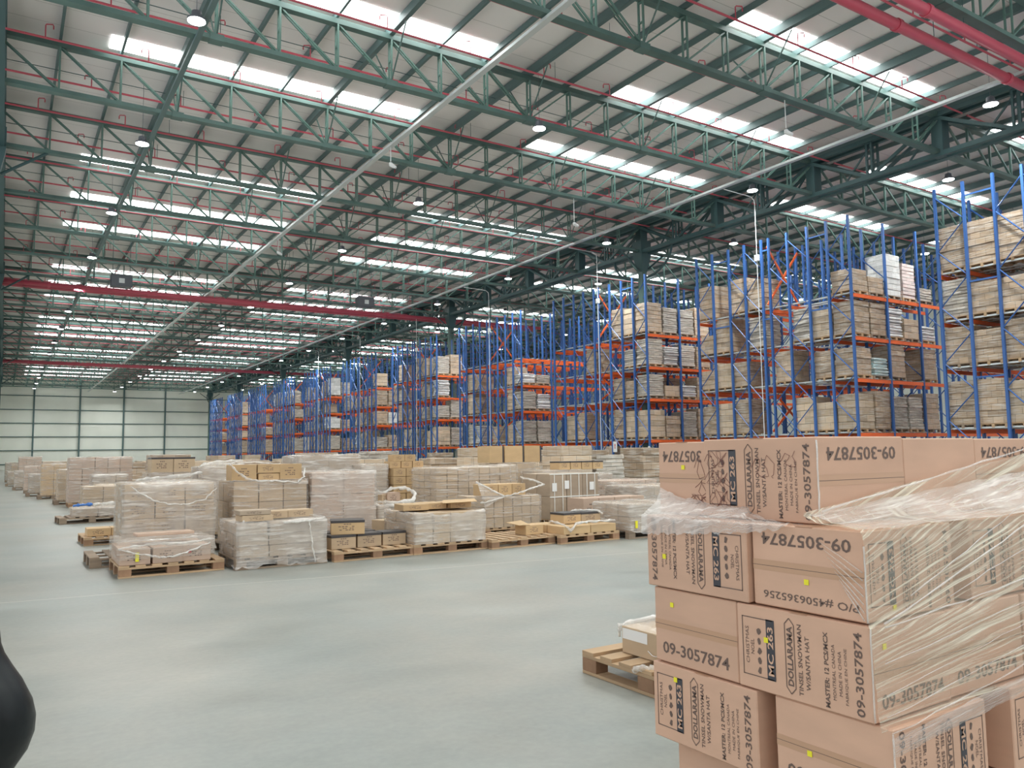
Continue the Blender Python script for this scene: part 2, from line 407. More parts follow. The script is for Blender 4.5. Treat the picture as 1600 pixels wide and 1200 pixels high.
web_m = web_all()
for span, xs in ((0, X0), (1, XC + 0.35)):
    for k in range(-1, 23):
        y = Y0 + SP * k
        t = thing('roof_truss', (xs, y, ZB), 'green lattice roof truss, %s from the near end, %s' % (ORD[k + 1], 'over the open floor' if span == 0 else 'over the racks beyond the columns'),
                  'roof truss', 'roof trusses over the open floor' if span == 0 else 'roof trusses over the racks')
        put('top_chord', chord_t, t); put('bottom_chord', chord_b, t)
        near = (span == 0 and k <= 7)
        if near:
            for i in range(18):
                put('web_post', post_m, t, (i * PAN, 0, 0))
                put('web_diagonal', dg_l if i < 9 else dg_r, t, (i * PAN, 0, 0))
                if i % 3 == 0:
                    put('fly_brace', fly, t, (i * PAN, 0, 0)); put('fly_brace', fly2, t, (i * PAN, 0, 0)); put('gusset', gus, t, (i * PAN, 0, 0))
        else:
            put('web', web_m, t)


# --- primary girders along the column lines, and the columns
def girder(x, k0, n, label):
    ya = Y0 + SP * k0; Ln = SP * n
    t = thing('roof_girder', (x, ya, ZB), label, 'girder', 'lattice girders on the column line')
    for s in (-0.24, 0.24):
        put('top_chord', cached(('gt', n), lambda: MB().box(-0.1, 0.1, 0.02, Ln - 0.02, H - 0.12, H + 0.08).mesh('girder_chord', M['dgreen'])), t, (s, 0, 0))
        put('bottom_chord', cached(('gb', n), lambda: MB().box(-0.1, 0.1, 0.02, Ln - 0.02, -0.2, 0.0).mesh('girder_chord', M['dgreen'])), t, (s, 0, 0))
    pm = cached('gpost', lambda: MB().box(-0.28, 0.28, -0.24, 0.24, -0.18, H).mesh('girder_post', M['dgreen'], 0.02))
    pt = cached('gthin', lambda: dbl((0, 0, -0.1), (0, 0, H), 0.24, 0.09, M['dgreen']))
    dm = {}
    for i in range(n * 2 + 1):
        yy = i * SP / 2
        if i % 2 == 0:
            put('girder_post', pm, t, (0, yy, 0))
        else:
            put('web_post', pt, t, (-0.24, yy, 0)); put('web_post', pt, t, (0.24, yy, 0))
        if i < n * 2:
            up = i % 2 == 0
            m = cached(('gd', up), lambda: MB().bar((0, 0, H - 0.1) if up else (0, 0, -0.1), (0, SP / 2, -0.1) if up else (0, SP / 2, H - 0.1), 0.1, 0.14).mesh('girder_web', M['dgreen']))
            m2 = cached(('gd2', up), lambda: MB().bar((0, 0, H - 0.1), (0, SP / 4, -0.1), 0.07).mesh('girder_web', M['dgreen']))
            put('web_diagonal', m, t, (-0.24, yy, 0)); put('web_diagonal', m, t, (0.24, yy, 0)); put('web_diagonal', m2, t, (0, yy, 0))
    return t


for j, (k0, n) in enumerate(((-5, 4), (-1, 4), (3, 4), (7, 4), (11, 4), (15, 4), (19, 4))):
    if j == 6: n = 3
    girder(XC, k0, n, 'dark green lattice girder between the %s and next columns beside the racks' % ORD[j])
    girder(X0, k0, n, 'dark green lattice girder on the open side, %s length along the building' % ORD[j])


def column(x, y, label):
    t = thing('steel_column', (x, y, 0), label, 'column', 'steel columns'); t['kind'] = 'thing'
    mb = MB().rings([[(a * 0.19, b * 0.19, z) for a, b in ((-1, -1), (-0.25, -1), (-0.25, -0.8), (0.25, -0.8), (0.25, -1), (1, -1), (1, 1), (0.25, 1), (0.25, 0.8), (-0.25, 0.8), (-0.25, 1), (-1, 1))] for z in (0, ZB - 0.2)])
    put('shaft', cached('cshaft', lambda: mb.mesh('shaft', M['green'])), t)
    put('base_plate', cached('cbase', lambda: MB().box(-0.3, 0.3, -0.3, 0.3, 0, 0.04).mesh('plate', M['dgreen'])), t)
    put('column_head', cached('chead', lambda: MB().rings([[(a * w, b * w, z) for a, b in ((-1, -1), (1, -1), (1, 1), (-1, 1))] for w, z in ((0.2, ZB - 1.3), (0.36, ZB - 0.5), (0.4, ZB - 0.2), (0.4, ZB + 0.6))]).mesh('head', M['dgreen'])), t)
    for s in (-1, 1):
        pts = [(0, s * (0.2 + 2.4 * math.sin(a)), ZB - 1.7 + 1.6 * (1 - math.cos(a))) for a in [i * math.pi / 16 for i in range(9)]]
        put('knee_brace', cached(('knee', s), lambda: MB().tube(pts, 0.07, 6).mesh('knee', M['dgreen'])), t)
        put('knee_brace', cached(('kneex', s), lambda: MB().tube([(s * 0.25, 0, ZB - 1.2), (s * 1.8, 0, ZB - 0.05)], 0.06, 6).mesh('knee', M['dgreen'])), t)
    return t


for j in range(-1, 6):
    y = Y0 + SP * (3 + 4 * j)
    if y > YW - 1: continue
    column(XC, y, 'dark green steel column standing among the racks, %s from the near end' % ORD[j + 1])
    column(X0, y, 'dark green steel column on the open floor side, %s from the near end' % ORD[j + 1])
column(XC, YW - 2.9, 'dark green steel column against the far wall beside the last rack')

# --- sprinkler pipes across the roof
rr = random.Random(5)
pipe_m = MB().tube([(0, 0, 0), (XC - X0, 0, 0)], 0.038, 6).mesh('pipe', M['red2'])
pipe_n = MB().tube([(0, 0, 0), (XC - X0 - 0.8, 0, 0)], 0.038, 6).mesh('pipe', M['red2'])
hook = MB().tube([(0, 0, 0.02), (0, 0, 0.42), (0.02, -0.02, 0.46), (0.2, -0.1, 0.46), (0.22, -0.1, 0.4), (0.22, -0.1, 0.3)], 0.022, 5).mesh('sprinkler', M['red2'])
k = 0
y = 10.1
while y < YW - 1:
    up = k % 2
    t = thing('sprinkler_pipe', (X0, y, 15.2), 'thin red sprinkler pipe across the roof over the open floor, %s from the near end' % ORD[k], 'pipe', 'sprinkler pipes over the open floor')
    put('pipe', pipe_m, t)
    for i in (3, 9, 15): put('hanger', cached('ph', lambda: MB().tube([(0, 0, 0.02), (0, 0, 0.65)], 0.01, 4).mesh('hanger', M['dgreen'])), t, (i * PAN + 0.6, 0, 0))
    if k < 20:
        for i in range(11):
            put('sprinkler_head', hook, t, (1.4 + 3.1 * i - (1.5 if up else 0), 0, 0), rz=rr.choice((0, 3.1)))
    if k % 2 == 0:
        t2 = thing('sprinkler_pipe', (XC + 0.4, y, 15.2), 'thin red sprinkler pipe above the racks, %s from the near end' % ORD[k // 2], 'pipe', 'sprinkler pipes above the racks')
        put('pipe', pipe_n, t2)
        for i in (3, 9, 15): put('hanger', cached('ph', None), t2, (i * PAN + 0.6, 0, 0))
    k += 1; y += 3.14

# --- large red fire mains in pairs
main = MB().tube([(-7.5, 0, 0), (XC + 10, 0, 0)], 0.155, 14).mesh('main', M['red'], smooth=True)
cpl = MB().tube([(0, 0, 0), (0.16, 0, 0)], 0.185, 14).mesh('coupling', M['red'])
hang = MB().tube([(0, 0, 0.1), (0, 0, 2.0)], 0.012, 5).mesh('hanger', M['dgreen'])
for j, y in enumerate((12.0, 62.3, 112.0)):
    for q, dy in enumerate((0, -0.86)):
        t = thing('fire_main', (0, y + dy, 13.36), '%s large pink-red fire main crossing the hall, %s of its pair' % (('closest to the big carton stack,', 'mid-hall', 'far-end')[j].replace('closest to', 'above'), ('farther', 'nearer')[q]), 'pipe', 'paired red fire mains')
        put('pipe', main, t)
        for i in range(7):
            put('coupling', cpl, t, (-4 + 6.2 * i, 0, 0)); put('hanger', hang, t, (-2 + 6.2 * i, 0, 0))

# --- cable trays along the hall and the white conduits that drop to the floor
for x, z, w, lb, m in ((12.5, 13.62, 0.1, 'pale galvanised cable tray running the length of the hall above the floor pallets', M['galv']),
                       (27.7, 13.62, 0.1, 'pale galvanised cable tray running the length of the hall beside the racks', M['galv']),
                       (4.35, 13.6, 0.075, 'thin grey trunking carrying the lamp row over the open aisle', M['purlin'])):
    t = thing('cable_tray', (x, 0, z), lb, 'cable tray')
    put('tray', MB().rings([[(-w, yy, 0.06), (-w, yy, -0.04), (w, yy, -0.04), (w, yy, 0.06), (w - 0.012, yy, 0.06), (w - 0.012, yy, -0.02), (-w + 0.012, yy, -0.02), (-w + 0.012, yy, 0.06)] for yy in (-12, YW - 1)]).mesh('tray', m), t)
for j, (x, y) in enumerate(((29.9, 24.7), (29.9, 36.7), (29.9, 49.4), (29.9, 61.6), (29.9, 74.5), (29.9, 87.0))):
    t = thing('conduit', (x, y, 0), 'white vertical conduit down the face of the %s rack block past the sign' % ORD[j + 1], 'conduit', 'white conduits at the racks')
    put('pipe', cached('cond', lambda: MB().tube([(-2.1, 0, 13.55), (-0.25, 0, 13.5), (-0.03, 0, 13.35), (0, 0, 13.1), (0, 0, 0.05)], 0.02, 6).mesh('pipe', M['white'])), t)
    put('junction_box', cached('jbox', lambda: MB().box(-0.08, 0.08, -0.1, 0.1, 10.4, 10.7).mesh('jbox', M['white'], 0.01)), t)

# --- hanging sensors
for j, (x, y, d) in enumerate(((22.8, 17.33, 0.9), (12.5, 28.0, 0.6), (22.9, 29.76, 1.0), (12.5, 43.2, 0.7))):
    t = thing('hanging_camera', (x, y, 13.5), 'small white camera on a rod hung from the roof, %s' % ('near the brightest skylight', 'beside the pale tray', 'between two lamps near the racks', 'farther along the pale tray')[j], 'camera', 'cameras hung from the roof')
    put('rod', cached(('rodd', d), lambda: MB().tube([(0, 0, 0.3), (0, 0, -d + 0.1)], 0.02, 6).mesh('rod', M['white'])), t)
    put('camera_body', cached('cbody', lambda: MB().tube([(0, 0, 0.05), (0, 0, -0.03), (0.1, -0.1, -0.12), (0.16, -0.16, -0.16)], [0.07, 0.09, 0.07, 0.05], 8).mesh('camera', M['white'])), t, (0, 0, -d))
# --- dark fan boxes hung under the roof
for j, (x, y) in enumerate(((6.0, 55.2), (22.2, 54.4))):
    t = thing('unit_heater', (x, y, 12.4), 'dark box-shaped heater hung under the roof %s' % ('near the lamp row over the aisle', 'in mid-hall near the racks')[j], 'heater', 'heaters under the roof')
    put('casing', cached('heat', lambda: MB().box(-0.62, 0.62, -0.35, 0.35, 0, 0.75).mesh('casing', M['dark'], 0.03)), t)
    put('grille', cached('hgr', lambda: MB().box(-0.16, 0.16, -0.37, -0.352, 0.2, 0.5).mesh('grille', M['galv'])), t)
    for s in (-0.5, 0.5): put('hanger', cached('hh', lambda: MB().tube([(0, 0, 0.72), (0, 0, 3.45)], 0.02, 5).mesh('hanger', M['dgreen'])), t, (s, 0, 0))

# --- high bay lamps
body_m = MB().rings([[(r_ * math.cos(a), r_ * math.sin(a), z) for a in [i * math.pi / 8 for i in range(16)]] for r_, z in ((0.24, 0.0), (0.25, 0.05), (0.15, 0.1), (0.13, 0.26), (0.05, 0.3))]).mesh('housing', M['dark'])
lens_m = MB().rings([[(r_ * math.cos(a), r_ * math.sin(a), z) for a in [i * math.pi / 8 for i in range(16)]] for r_, z in ((0.235, 0.0), (0.235, -0.02), (0.15, -0.05))]).mesh('lens', M['lens'])
wire_m = MB().tube([(0, 0, 0.28), (0, 0, 2.47)], 0.008, 4).mesh('cable', M['dark'])
lamp_light = bpy.data.lights.new('lamp_light', 'AREA'); lamp_light.shape = 'DISK'; lamp_light.size = 0.5; lamp_light.energy = LAMP_W
lamp_light.color = (0.96, 1.0, 0.98); lamp_light.spread = R(150)
rows = ((4.06, 22.0, 10.02, 14, 'over the open aisle'), (16.25, 23.1, 10.1, 14, 'over the floor pallets'), (28.7, 13.3, 10.5, 14, 'beside the rack faces'),
        (35.2, 18.3, 12.4, 11, 'above the rack blocks'), (47.5, 14.0, 12.4, 6, 'deep over the far racks'), (4.06, 1.9, 10, 2, 'over the near floor'), (16.25, 2.9, 10.1, 2, 'over the near stacks'), (28.7, -7.7, 10.5, 2, 'over the near rack end'))
for x, ya, dy, n, lb in rows:
    for j in range(n):
        t = thing('high_bay_lamp', (x, ya + dy * j, 13.38), 'lit white high bay lamp hung %s, %s in its row' % (lb, ORD[j]), 'lamp', 'high bay lamps ' + lb)
        put('housing', body_m, t); put('lens', lens_m, t); put('cable', wire_m, t)
        l = bpy.data.objects.new('lamp_light', lamp_light); C.objects.link(l); l.parent = t; l.location = (0, 0, -0.07)


# ------------------------------------------------------------------ pallets, cartons, wrapped loads
def pallet_mesh(w=1.2, d=1.0, m=None):
    """small, far pallets: one joined shape"""
    mb = MB(); m = m or M['wood']
    mb.box(-w / 2, w / 2, -d / 2, d / 2, 0.12, 0.144)
    for y in (-d / 2 + 0.05, 0, d / 2 - 0.05):
        for x in (-w / 2 + 0.07, 0, w / 2 - 0.07): mb.box(x - 0.07, x + 0.07, y - 0.05, y + 0.05, 0.02, 0.12)
        mb.box(-w / 2, w / 2, y - 0.05, y + 0.05, 0, 0.02)
    return mb.mesh('pallet', m)


PM, PMD = pallet_mesh(), pallet_mesh(m=M['woodd'])


def pallet(x, y, rz, label, w=1.2, d=1.0, wood='wood', group='pallets on the floor'):
    """x, y: centre of the pallet; made of deck boards, blocks and runners"""
    t = thing('wooden_pallet', (x, y, 0), label, 'pallet', group, rz=rz)
    m = M[wood]; n = 7; bw = 0.115; gap = (w - n * bw) / (n - 1)
    dm = cached(('deck', wood, d), lambda: MB().box(-bw / 2, bw / 2, -d / 2, d / 2, 0.122, 0.144).mesh('deck_board', m, 0.002))
    for i in range(n): put('deck_board', dm, t, (-w / 2 + bw / 2 + i * (bw + gap), 0, 0))
    sm = cached(('str', wood, w), lambda: MB().box(-w / 2, w / 2, -0.05, 0.05, 0.1, 0.122).mesh('stringer', m, 0.002))
    rm = cached(('run', wood, w), lambda: MB().box(-w / 2, w / 2, -0.05, 0.05, 0, 0.02).mesh('runner', m, 0.002))
    bm_ = cached(('blk', wood), lambda: MB().box(-0.07, 0.07, -0.05, 0.05, 0.02, 0.1).mesh('block', M['blk'] if wood == 'wood' else m, 0.003))
    for yy in (-d / 2 + 0.05, 0, d / 2 - 0.05):
        put('stringer_board', sm, t, (0, yy, 0)); put('bottom_board', rm, t, (0, yy, 0))
        for xx in (-w / 2 + 0.07, 0, w / 2 - 0.07): put('block', bm_, t, (xx, yy, 0))
    return t


def loft(w, d, layers, lh, seed, soft=0.0, m=None, off=0.018):
    """one stacked load: layer upon layer, each slightly shifted, with a groove between layers"""
    rg = random.Random(seed); rings = []; nseg = 5
    def ring(z, grow, dx, dy):
        hw, hd = w / 2 + grow, d / 2 + grow; p = []
        c = ((-hw, -hd), (hw, -hd), (hw, hd), (-hw, hd))
        for i in range(4):
            a, b = c[i], c[(i + 1) % 4]
            for j in range(nseg):
                t = j / nseg; jx = rg.uniform(-1, 1) * off * 0.35; jy = rg.uniform(-1, 1) * off * 0.35
                rnd = soft * 0.5 if j == 0 else 0
                px = a[0] + (b[0] - a[0]) * t; py = a[1] + (b[1] - a[1]) * t
                p.append((px * (1 - rnd) + dx + jx, py * (1 - rnd) + dy + jy, z))
        return p
    z = 0
    for i in range(layers):
        dx, dy = rg.uniform(-off, off), rg.uniform(-off, off); g = 0.014
        if soft:
            for a in (0.02, 0.3, 0.7, 0.98): rings.append(ring(z + a * lh, soft * math.sin(a * math.pi) - soft * 0.3, dx, dy))
        else:
            rings.append(ring(z + 0.004, -g, dx, dy)); rings.append(ring(z + 0.02, 0, dx, dy)); rings.append(ring(z + lh - 0.016, 0, dx, dy)); rings.append(ring(z + lh - 0.002, -g, dx, dy))
        z += lh
    return MB().rings(rings).mesh('load', m, smooth=False)


KIND = {
    'kraft': ('kraft', [loft(1.1, 0.98, n, 0.235, 10 + n, m=M['s_kraft']) for n in (3, 4, 5, 6, 7)]),
    'tan': ('tan', [loft(1.12, 0.98, n, 0.3, 30 + n, m=M['s_tan']) for n in (2, 3, 4, 5)]),
    'greyish': ('greyish', [loft(1.08, 0.95, n, 0.12, 50 + n, m=M['s_grey'], off=0.03) for n in (5, 8, 10, 12)]),
    'white': ('white', [loft(1.1, 0.98, n, 0.27, 70 + n, m=M['s_white']) for n in (4, 6, 7)]),
    'red-striped': ('red-striped', [loft(1.0, 0.95, n, 0.16, 80 + n, m=M['s_red']) for n in (6, 9, 10)]),
    'white sack': ('white sack', [loft(1.02, 0.95, n, 0.13, 90 + n, 0.05, M['s_bag'], 0.05) for n in (5, 8, 10)]),
    'pale blue sack': ('pale blue sack', [loft(1.02, 0.95, n, 0.13, 96 + n, 0.06, M['s_pale'], 0.05) for n in (6,)]),
}


def small_load(kind, h, loc, label, group, rz=0.0, rnd=random.Random(3), wood=None):
    ms = KIND[kind][1]
    me = min(ms, key=lambda q: abs(max(v.co.z for v in q.vertices) - h))
    t = thing('wrapped_pallet_load', loc, label, 'pallet load', group, rz=rz)
    put('pallet', wood or (PM if rnd.random() < 0.7 else PMD), t)
    put('stack', me, t, (0, 0, 0.145))
    return t


# ------------------------------------------------------------------ racking
LV = (2.12, 4.42, 6.22, 8.08); RH = 11.45
UPY = (0.05, 1.12, 2.12, 3.2, 4.25, 4.68, 5.72, 6.72, 7.8, 8.88)
BAY = 2.55; RX = 30.2
up_m = MB().rings([[(a * wx, b * wy, z) for a, b in ((-1, -1), (1, -1), (1, 1), (0.35, 1), (0.35, 0.5), (-0.35, 0.5), (-0.35, 1), (-1, 1))] for wx, wy, z in ((0.09, 0.08, 0), (0.09, 0.08, 0.02), (0.055, 0.045, 0.021), (0.055, 0.045, RH))]).mesh('upright', M['blue'])


def zig(dy, start):
    z = 0.3; pts = []; side = start; step = 1.08
    while z < RH - 0.1:
        pts.append((0, dy if side else 0, z)); side = not side; z += step
    return MB().tube(pts, 0.034, 4).mesh('bracing', M['blue'])


def rack(b, y0, bays, depth_from=0):
    t = thing('pallet_rack', (RX, y0, 0), 'blue and orange pallet rack block, %s along the main aisle' % ORD[b], 'pallet rack', 'pallet rack blocks along the aisle')
    for i in range(bays + 1):
        for j, uy in enumerate(UPY):
            if i == 1 and any(abs(y0 + uy - (Y0 + SP * (3 + 4 * q))) < 0.32 for q in range(-1, 6)): continue
            put('upright', up_m, t, (i * BAY, uy, 0))
        if i <= 1 or b <= 4:
            for j, (a, c) in enumerate(((0, 1), (2, 3), (3, 4), (5, 6), (6, 7), (8, 9))):
                dy = UPY[c] - UPY[a]
                put('bracing', cached(('zig', round(dy, 2), j % 2), lambda: zig(dy, j % 2)), t, (i * BAY, UPY[a], 0))
        if i == 0:
            for a, c in ((1, 2), (7, 8), (4, 5)):
                dy = UPY[c] - UPY[a]
                for z in (1.1, 4.0, 7.6, 10.9):
                    put('spacer_bar', cached(('spc', round(dy, 2)), lambda: MB().box(-0.02, 0.02, 0.04, dy - 0.04, -0.03, 0.03).mesh('spacer', M['blue'])), t, (0, UPY[a], z))
    beam_m = cached('beam', lambda: MB().rings([[(x, yy, zz) for yy, zz in ((-0.03, 0), (0.03, 0), (0.03, 0.09), (0.02, 0.11), (0.02, 0.15), (-0.03, 0.15))] for x in (0.05, BAY - 0.05)]).mesh('beam', M['orange']))
    beam_k = cached('beamk', lambda: MB().rings([[(x, yy, zz) for yy, zz in ((-0.02, 0), (0.02, 0), (0.02, 0.07), (-0.02, 0.07))] for x in (0.05, BAY - 0.05)]).mesh('beam', M['orange']))
    jj = (0, 1, 3, 4, 5, 6, 8, 9) if b <= 3 else (0, 2, 4, 5, 7, 9)
    for z in LV:
        for i in range(bays):
            if i > 2 and b <= 3: sel = (0, 9)
            else: sel = jj
            for j in sel:
                put('beam', beam_m, t, (i * BAY, UPY[j] + (0.0 if j in (0, 9) else 0.08), z - 0.17))
        # galvanised pallet rails
        for i in range(min(bays, 2)):
            for lx in (0.12, 1.02, 1.46, 2.40):
                put('rail', cached('rail', lambda: MB().rings([[(x, yy, zz) for x, zz in ((-0.035, 0.05), (-0.035, -0.01), (0.06, -0.01), (0.06, 0.01), (-0.015, 0.01), (-0.015, 0.05))] for yy in (-0.03, 8.95)]).mesh('rail', M['galv'])), t, (i * BAY + lx, 0, z))
    # orange cross bracing down the spine, first bay
    for a, c in ((2.3, 4.2), (8.3, 11.1)) if b in (1, 3, 6) else ((0.4, 2.0), (4.5, 6.1), (8.3, 11.2)):
        for s in (0, 1):
            p, q = ((0.1, a), (BAY - 0.1, c)) if s else ((0.1, c), (BAY - 0.1, a))
            put('cross_brace', cached(('xb', s, a, c), lambda: MB().bar((p[0], 0, p[1]), (q[0], 0, q[1]), 0.05, 0.1).mesh('cross_brace', M['orange'])), t, (0, 4.44 + 0.06 * s, 0))
    put('corner_marker', cached('cmark', lambda: MB().box(-0.075, -0.058, -0.07, 0.07, 0.9, 1.75).mesh('marker', M['white'])), t, (0, UPY[0], 0))
    put('corner_marker', cached('cmark', None), t, (0, UPY[9], 0))
    return t


rk = random.Random(21)
racks_y = [7.4] + [20.0 + 12.78 * i for i in range(10)]
for b, y0 in enumerate(racks_y): rack(b, y0, 5 if b <= 3 else 2)

LVN = ('floor', 'first beam', 'second beam', 'third beam', 'top beam')
zs = (0.0,) + LV
clear = (1.75, 2.0, 1.5, 1.55, 2.3)
slots = [0.58 + 1.05 * i for i in range(4)] + [5.2 + 1.06 * i for i in range(4)]
bare = {(3, 4), (2, 4), (5, 4), (8, 4), (10, 4), (6, 4)}         # blocks whose top level stands mostly empty
total = 0
KW = ['kraft'] * 6 + ['tan'] * 3 + ['greyish'] * 5 + ['white sack', 'white']


def rload(b, lv, lane, s, kind, h):
    global total
    x = RX + (lane // 2) * BAY + (0.67, 1.9)[lane % 2]; y = racks_y[b] + slots[s]
    if lane in (2, 3) and abs(y - (Y0 + SP * (3 + 4 * round((y - Y0 - 3 * SP) / (4 * SP))))) < 1.0: return
    total += 1
    where = ('%s slot in' % ORD[s]) if lane == 0 else ('%s face lane%s' % (ORD[lane], ', second row' if s else ''))
    if s == 7 and lane == 1: where = 'eighth slot, second lane'
    if s == 6 and lane == 1: where = 'seventh slot, second lane'
    small_load(kind, min(h, clear[lv]), (x, y, zs[lv] + (0.012 if lv else 0)), '%s load, %s level, %s rack block, %s' % (kind, LVN[lv], ORD[b], where),
               'wrapped loads in the racks', rz=rk.choice((0, math.pi)) + rk.uniform(-0.02, 0.02), rnd=rk)


FACE = {1: {4: [('kraft', 0.95), ('kraft', 0.7), ('white', 1.95), ('red-striped', 1.6), ('greyish', 0.3)],
            3: [('kraft', 1.4), ('kraft', 1.35), ('white sack', 1.35), ('tan', 0.9), ('white sack', 0.65)],
            2: [('kraft', 1.2), ('pale blue sack', 0.8), ('kraft', 1.4), None, ('kraft', 1.3)],
            1: [('tan', 1.9), ('kraft', 1.65), ('greyish', 1.5), ('greyish', 1.5), ('kraft', 1.9)],
            0: [None, None, None, None, None]},
        2: {4: [('kraft', 1.7), ('greyish', 1.5), ('greyish', 1.4)], 3: [('greyish', 1.4), ('white sack', 1.0), ('greyish', 1.2)],
            2: [('greyish', 1.2), ('tan', 0.3), ('white sack', 0.8)], 1: [('tan', 1.5), ('kraft', 1.2), ('greyish', 1.9)], 0: [('kraft', 1.4), ('kraft', 1.3), None]},
        3: {4: [None, None], 3: [('white sack', 0.65), ('greyish', 0.6)], 2: [('greyish', 1.3), ('white sack', 1.0)], 1: [('greyish', 1.8), ('greyish', 1.6)], 0: [None, None]}}
SIDE = {1: {4: 'T.......', 3: 'KTG.G.KK', 2: 'KK.K.KTK', 1: 'KTT..KTK', 0: '........'},
        0: {4: '.....KKK', 3: '....KKKG', 2: '....KKKK', 1: '....KTKK', 0: '........'}}
CODE = {'K': 'kraft', 'T': 'tan', 'G': 'greyish', 'W': 'white sack'}
SIDE[1][4] = 'T...KK.K'; SIDE[2] = {4: 'KTK.....', 3: 'GG..K...', 2: 'TKK.....', 1: 'TTK..KT.', 0: 'K..K....'}
SIDE[3] = {4: '........', 3: 'GT...KT.', 2: 'WK...KT.', 1: 'WT.K.WG.', 0: '........'}
for b in range(11):
    for lv in range(5):
        if b in SIDE:
            for s, ch in enumerate(SIDE[b][lv]):
                if s == 0 and b in FACE: continue
                if ch in CODE: rload(b, lv, 0, s, CODE[ch], rk.uniform(0.62, 1.0) * clear[lv])
        else:
            if lv == 0: continue
            pr = 0.12 if (b, lv) in bare else 0.6
            for s in range(8):
                if rk.random() < pr: rload(b, lv, 0, s, rk.choice(KW), rk.uniform(0.5, 1.0) * clear[lv])
            if rk.random() < 0.6: rload(b, lv, 1, 0, rk.choice(KW), rk.uniform(0.5, 1.0) * clear[lv])
        if b in FACE:
            for lane, q in enumerate(FACE[b][lv]):
                if q: rload(b, lv, lane, 0, *q)
            if b == 2 and lv:
                rload(b, lv, 3, 0, 'kraft', clear[lv] * 0.8)
for lane in (1, 2, 3, 4, 5):                                      # second row showing above the first in the aisle
    for lv in (2, 3): 
        if rk.random() < 0.4: rload(2, lv, lane, 1, 'kraft', 1.2)
for lv, kd in ((4, 'white'), (3, 'kraft'), (2, 'kraft'), (1, 'tan')):
    for s in (6, 7): rload(0, lv, 1, s, kd, 1.5)
# small sign on the third rack block
t = thing('aisle_sign', (30.14, 35.72, 1.45), 'white sign with a red mark fixed to the third rack block', 'sign')
put('board', MB().box(-0.01, 0.0, -0.17, 0.17, 0, 0.62).mesh('board', M['white']), t)
put('red_mark', MB().rings([[(xx, yy, zz) for yy, zz in ((-0.04, 0.2), (0.04, 0.2), (0.03, 0.34), (0.05, 0.42), (0, 0.5), (-0.05, 0.42), (-0.02, 0.34))] for xx in (-0.013, -0.011)]).mesh('mark', M['rsign']), t)


# ------------------------------------------------------------------ pallets of cartons standing on the floor
rg = random.Random(8)


def carton(parent, name, x, y, z, w, d, h, m, rz=0.0, tape=False, lid=False, printed=False, **props):
    o = put(name, boxmesh(w, d, h, m), parent, (x, y, z), rz, **props)
    if tape:
        put('tape', cached(('tp', round(d, 3)), lambda: MB().box(-0.03, 0.03, -d / 2 - 0.001, d / 2 + 0.001, 0, 0.002).mesh('tape', M['tape'])), o, (0, 0, h))
    if lid:
        put('black_lid', cached(('ld', round(w, 3), round(d, 3)), lambda: MB().box(-w / 2 - 0.004, w / 2 + 0.004, -d / 2 - 0.004, d / 2 + 0.004, 0, 0.035).mesh('lid', M['btape'], 0.003)), o, (0, 0, h - 0.03))
    if printed:
        def pr():
            mb = MB()
            for q, (u, v, l) in enumerate(((-0.2, 0.72, 0.4), (-0.28, 0.55, 0.5), (-0.15, 0.42, 0.34), (-0.25, 0.3, 0.46))):
                for k_ in range(5):
                    if (k_ * 7 + q * 3) % 4: mb.box(w * (u + l * k_ / 5), w * (u + l * (k_ + 0.72) / 5), -d / 2 - 0.0015, -d / 2 - 0.0005, h * v, h * (v + 0.055))
            return mb.mesh('printing', M['ink'])
        put('printing', cached(('pr', round(w, 3), round(d, 3), round(h, 3)), pr), o)
    return o


def stack_parts(t, w, d, h, cw, cd, ch, m, z0=0.0, jit=0.008, gap=0.012, skip=None, printed=False, lid=False):
    """cartons of a load: outer ones only (the inner ones never show), local origin at the load's centre"""
    nx = max(1, round(w / cw)); ny = max(1, round(d / cd)); nz = max(1, round(h / ch))
    a, b, c = w / nx, d / ny, h / nz
    for k_ in range(nz):
        for i in range(nx):
            for j in range(ny):
                if 0 < i < nx - 1 and 0 < j < ny - 1 and k_ < nz - 1: continue
                if j == ny - 1 and ny > 2 and k_ < nz - 1 and 0 < i < nx - 1: continue
                if skip and skip(i, j, k_, nx, ny, nz): continue
                carton(t, 'carton', -w / 2 + a * (i + 0.5) + rg.uniform(-jit, jit), -d / 2 + b * (j + 0.5) + rg.uniform(-jit, jit), z0 + c * k_,
                       a - gap, b - gap, c - 0.006, m, rg.uniform(-0.012, 0.012), printed=printed and j == 0, lid=lid and k_ == nz - 1)
    return nz * c


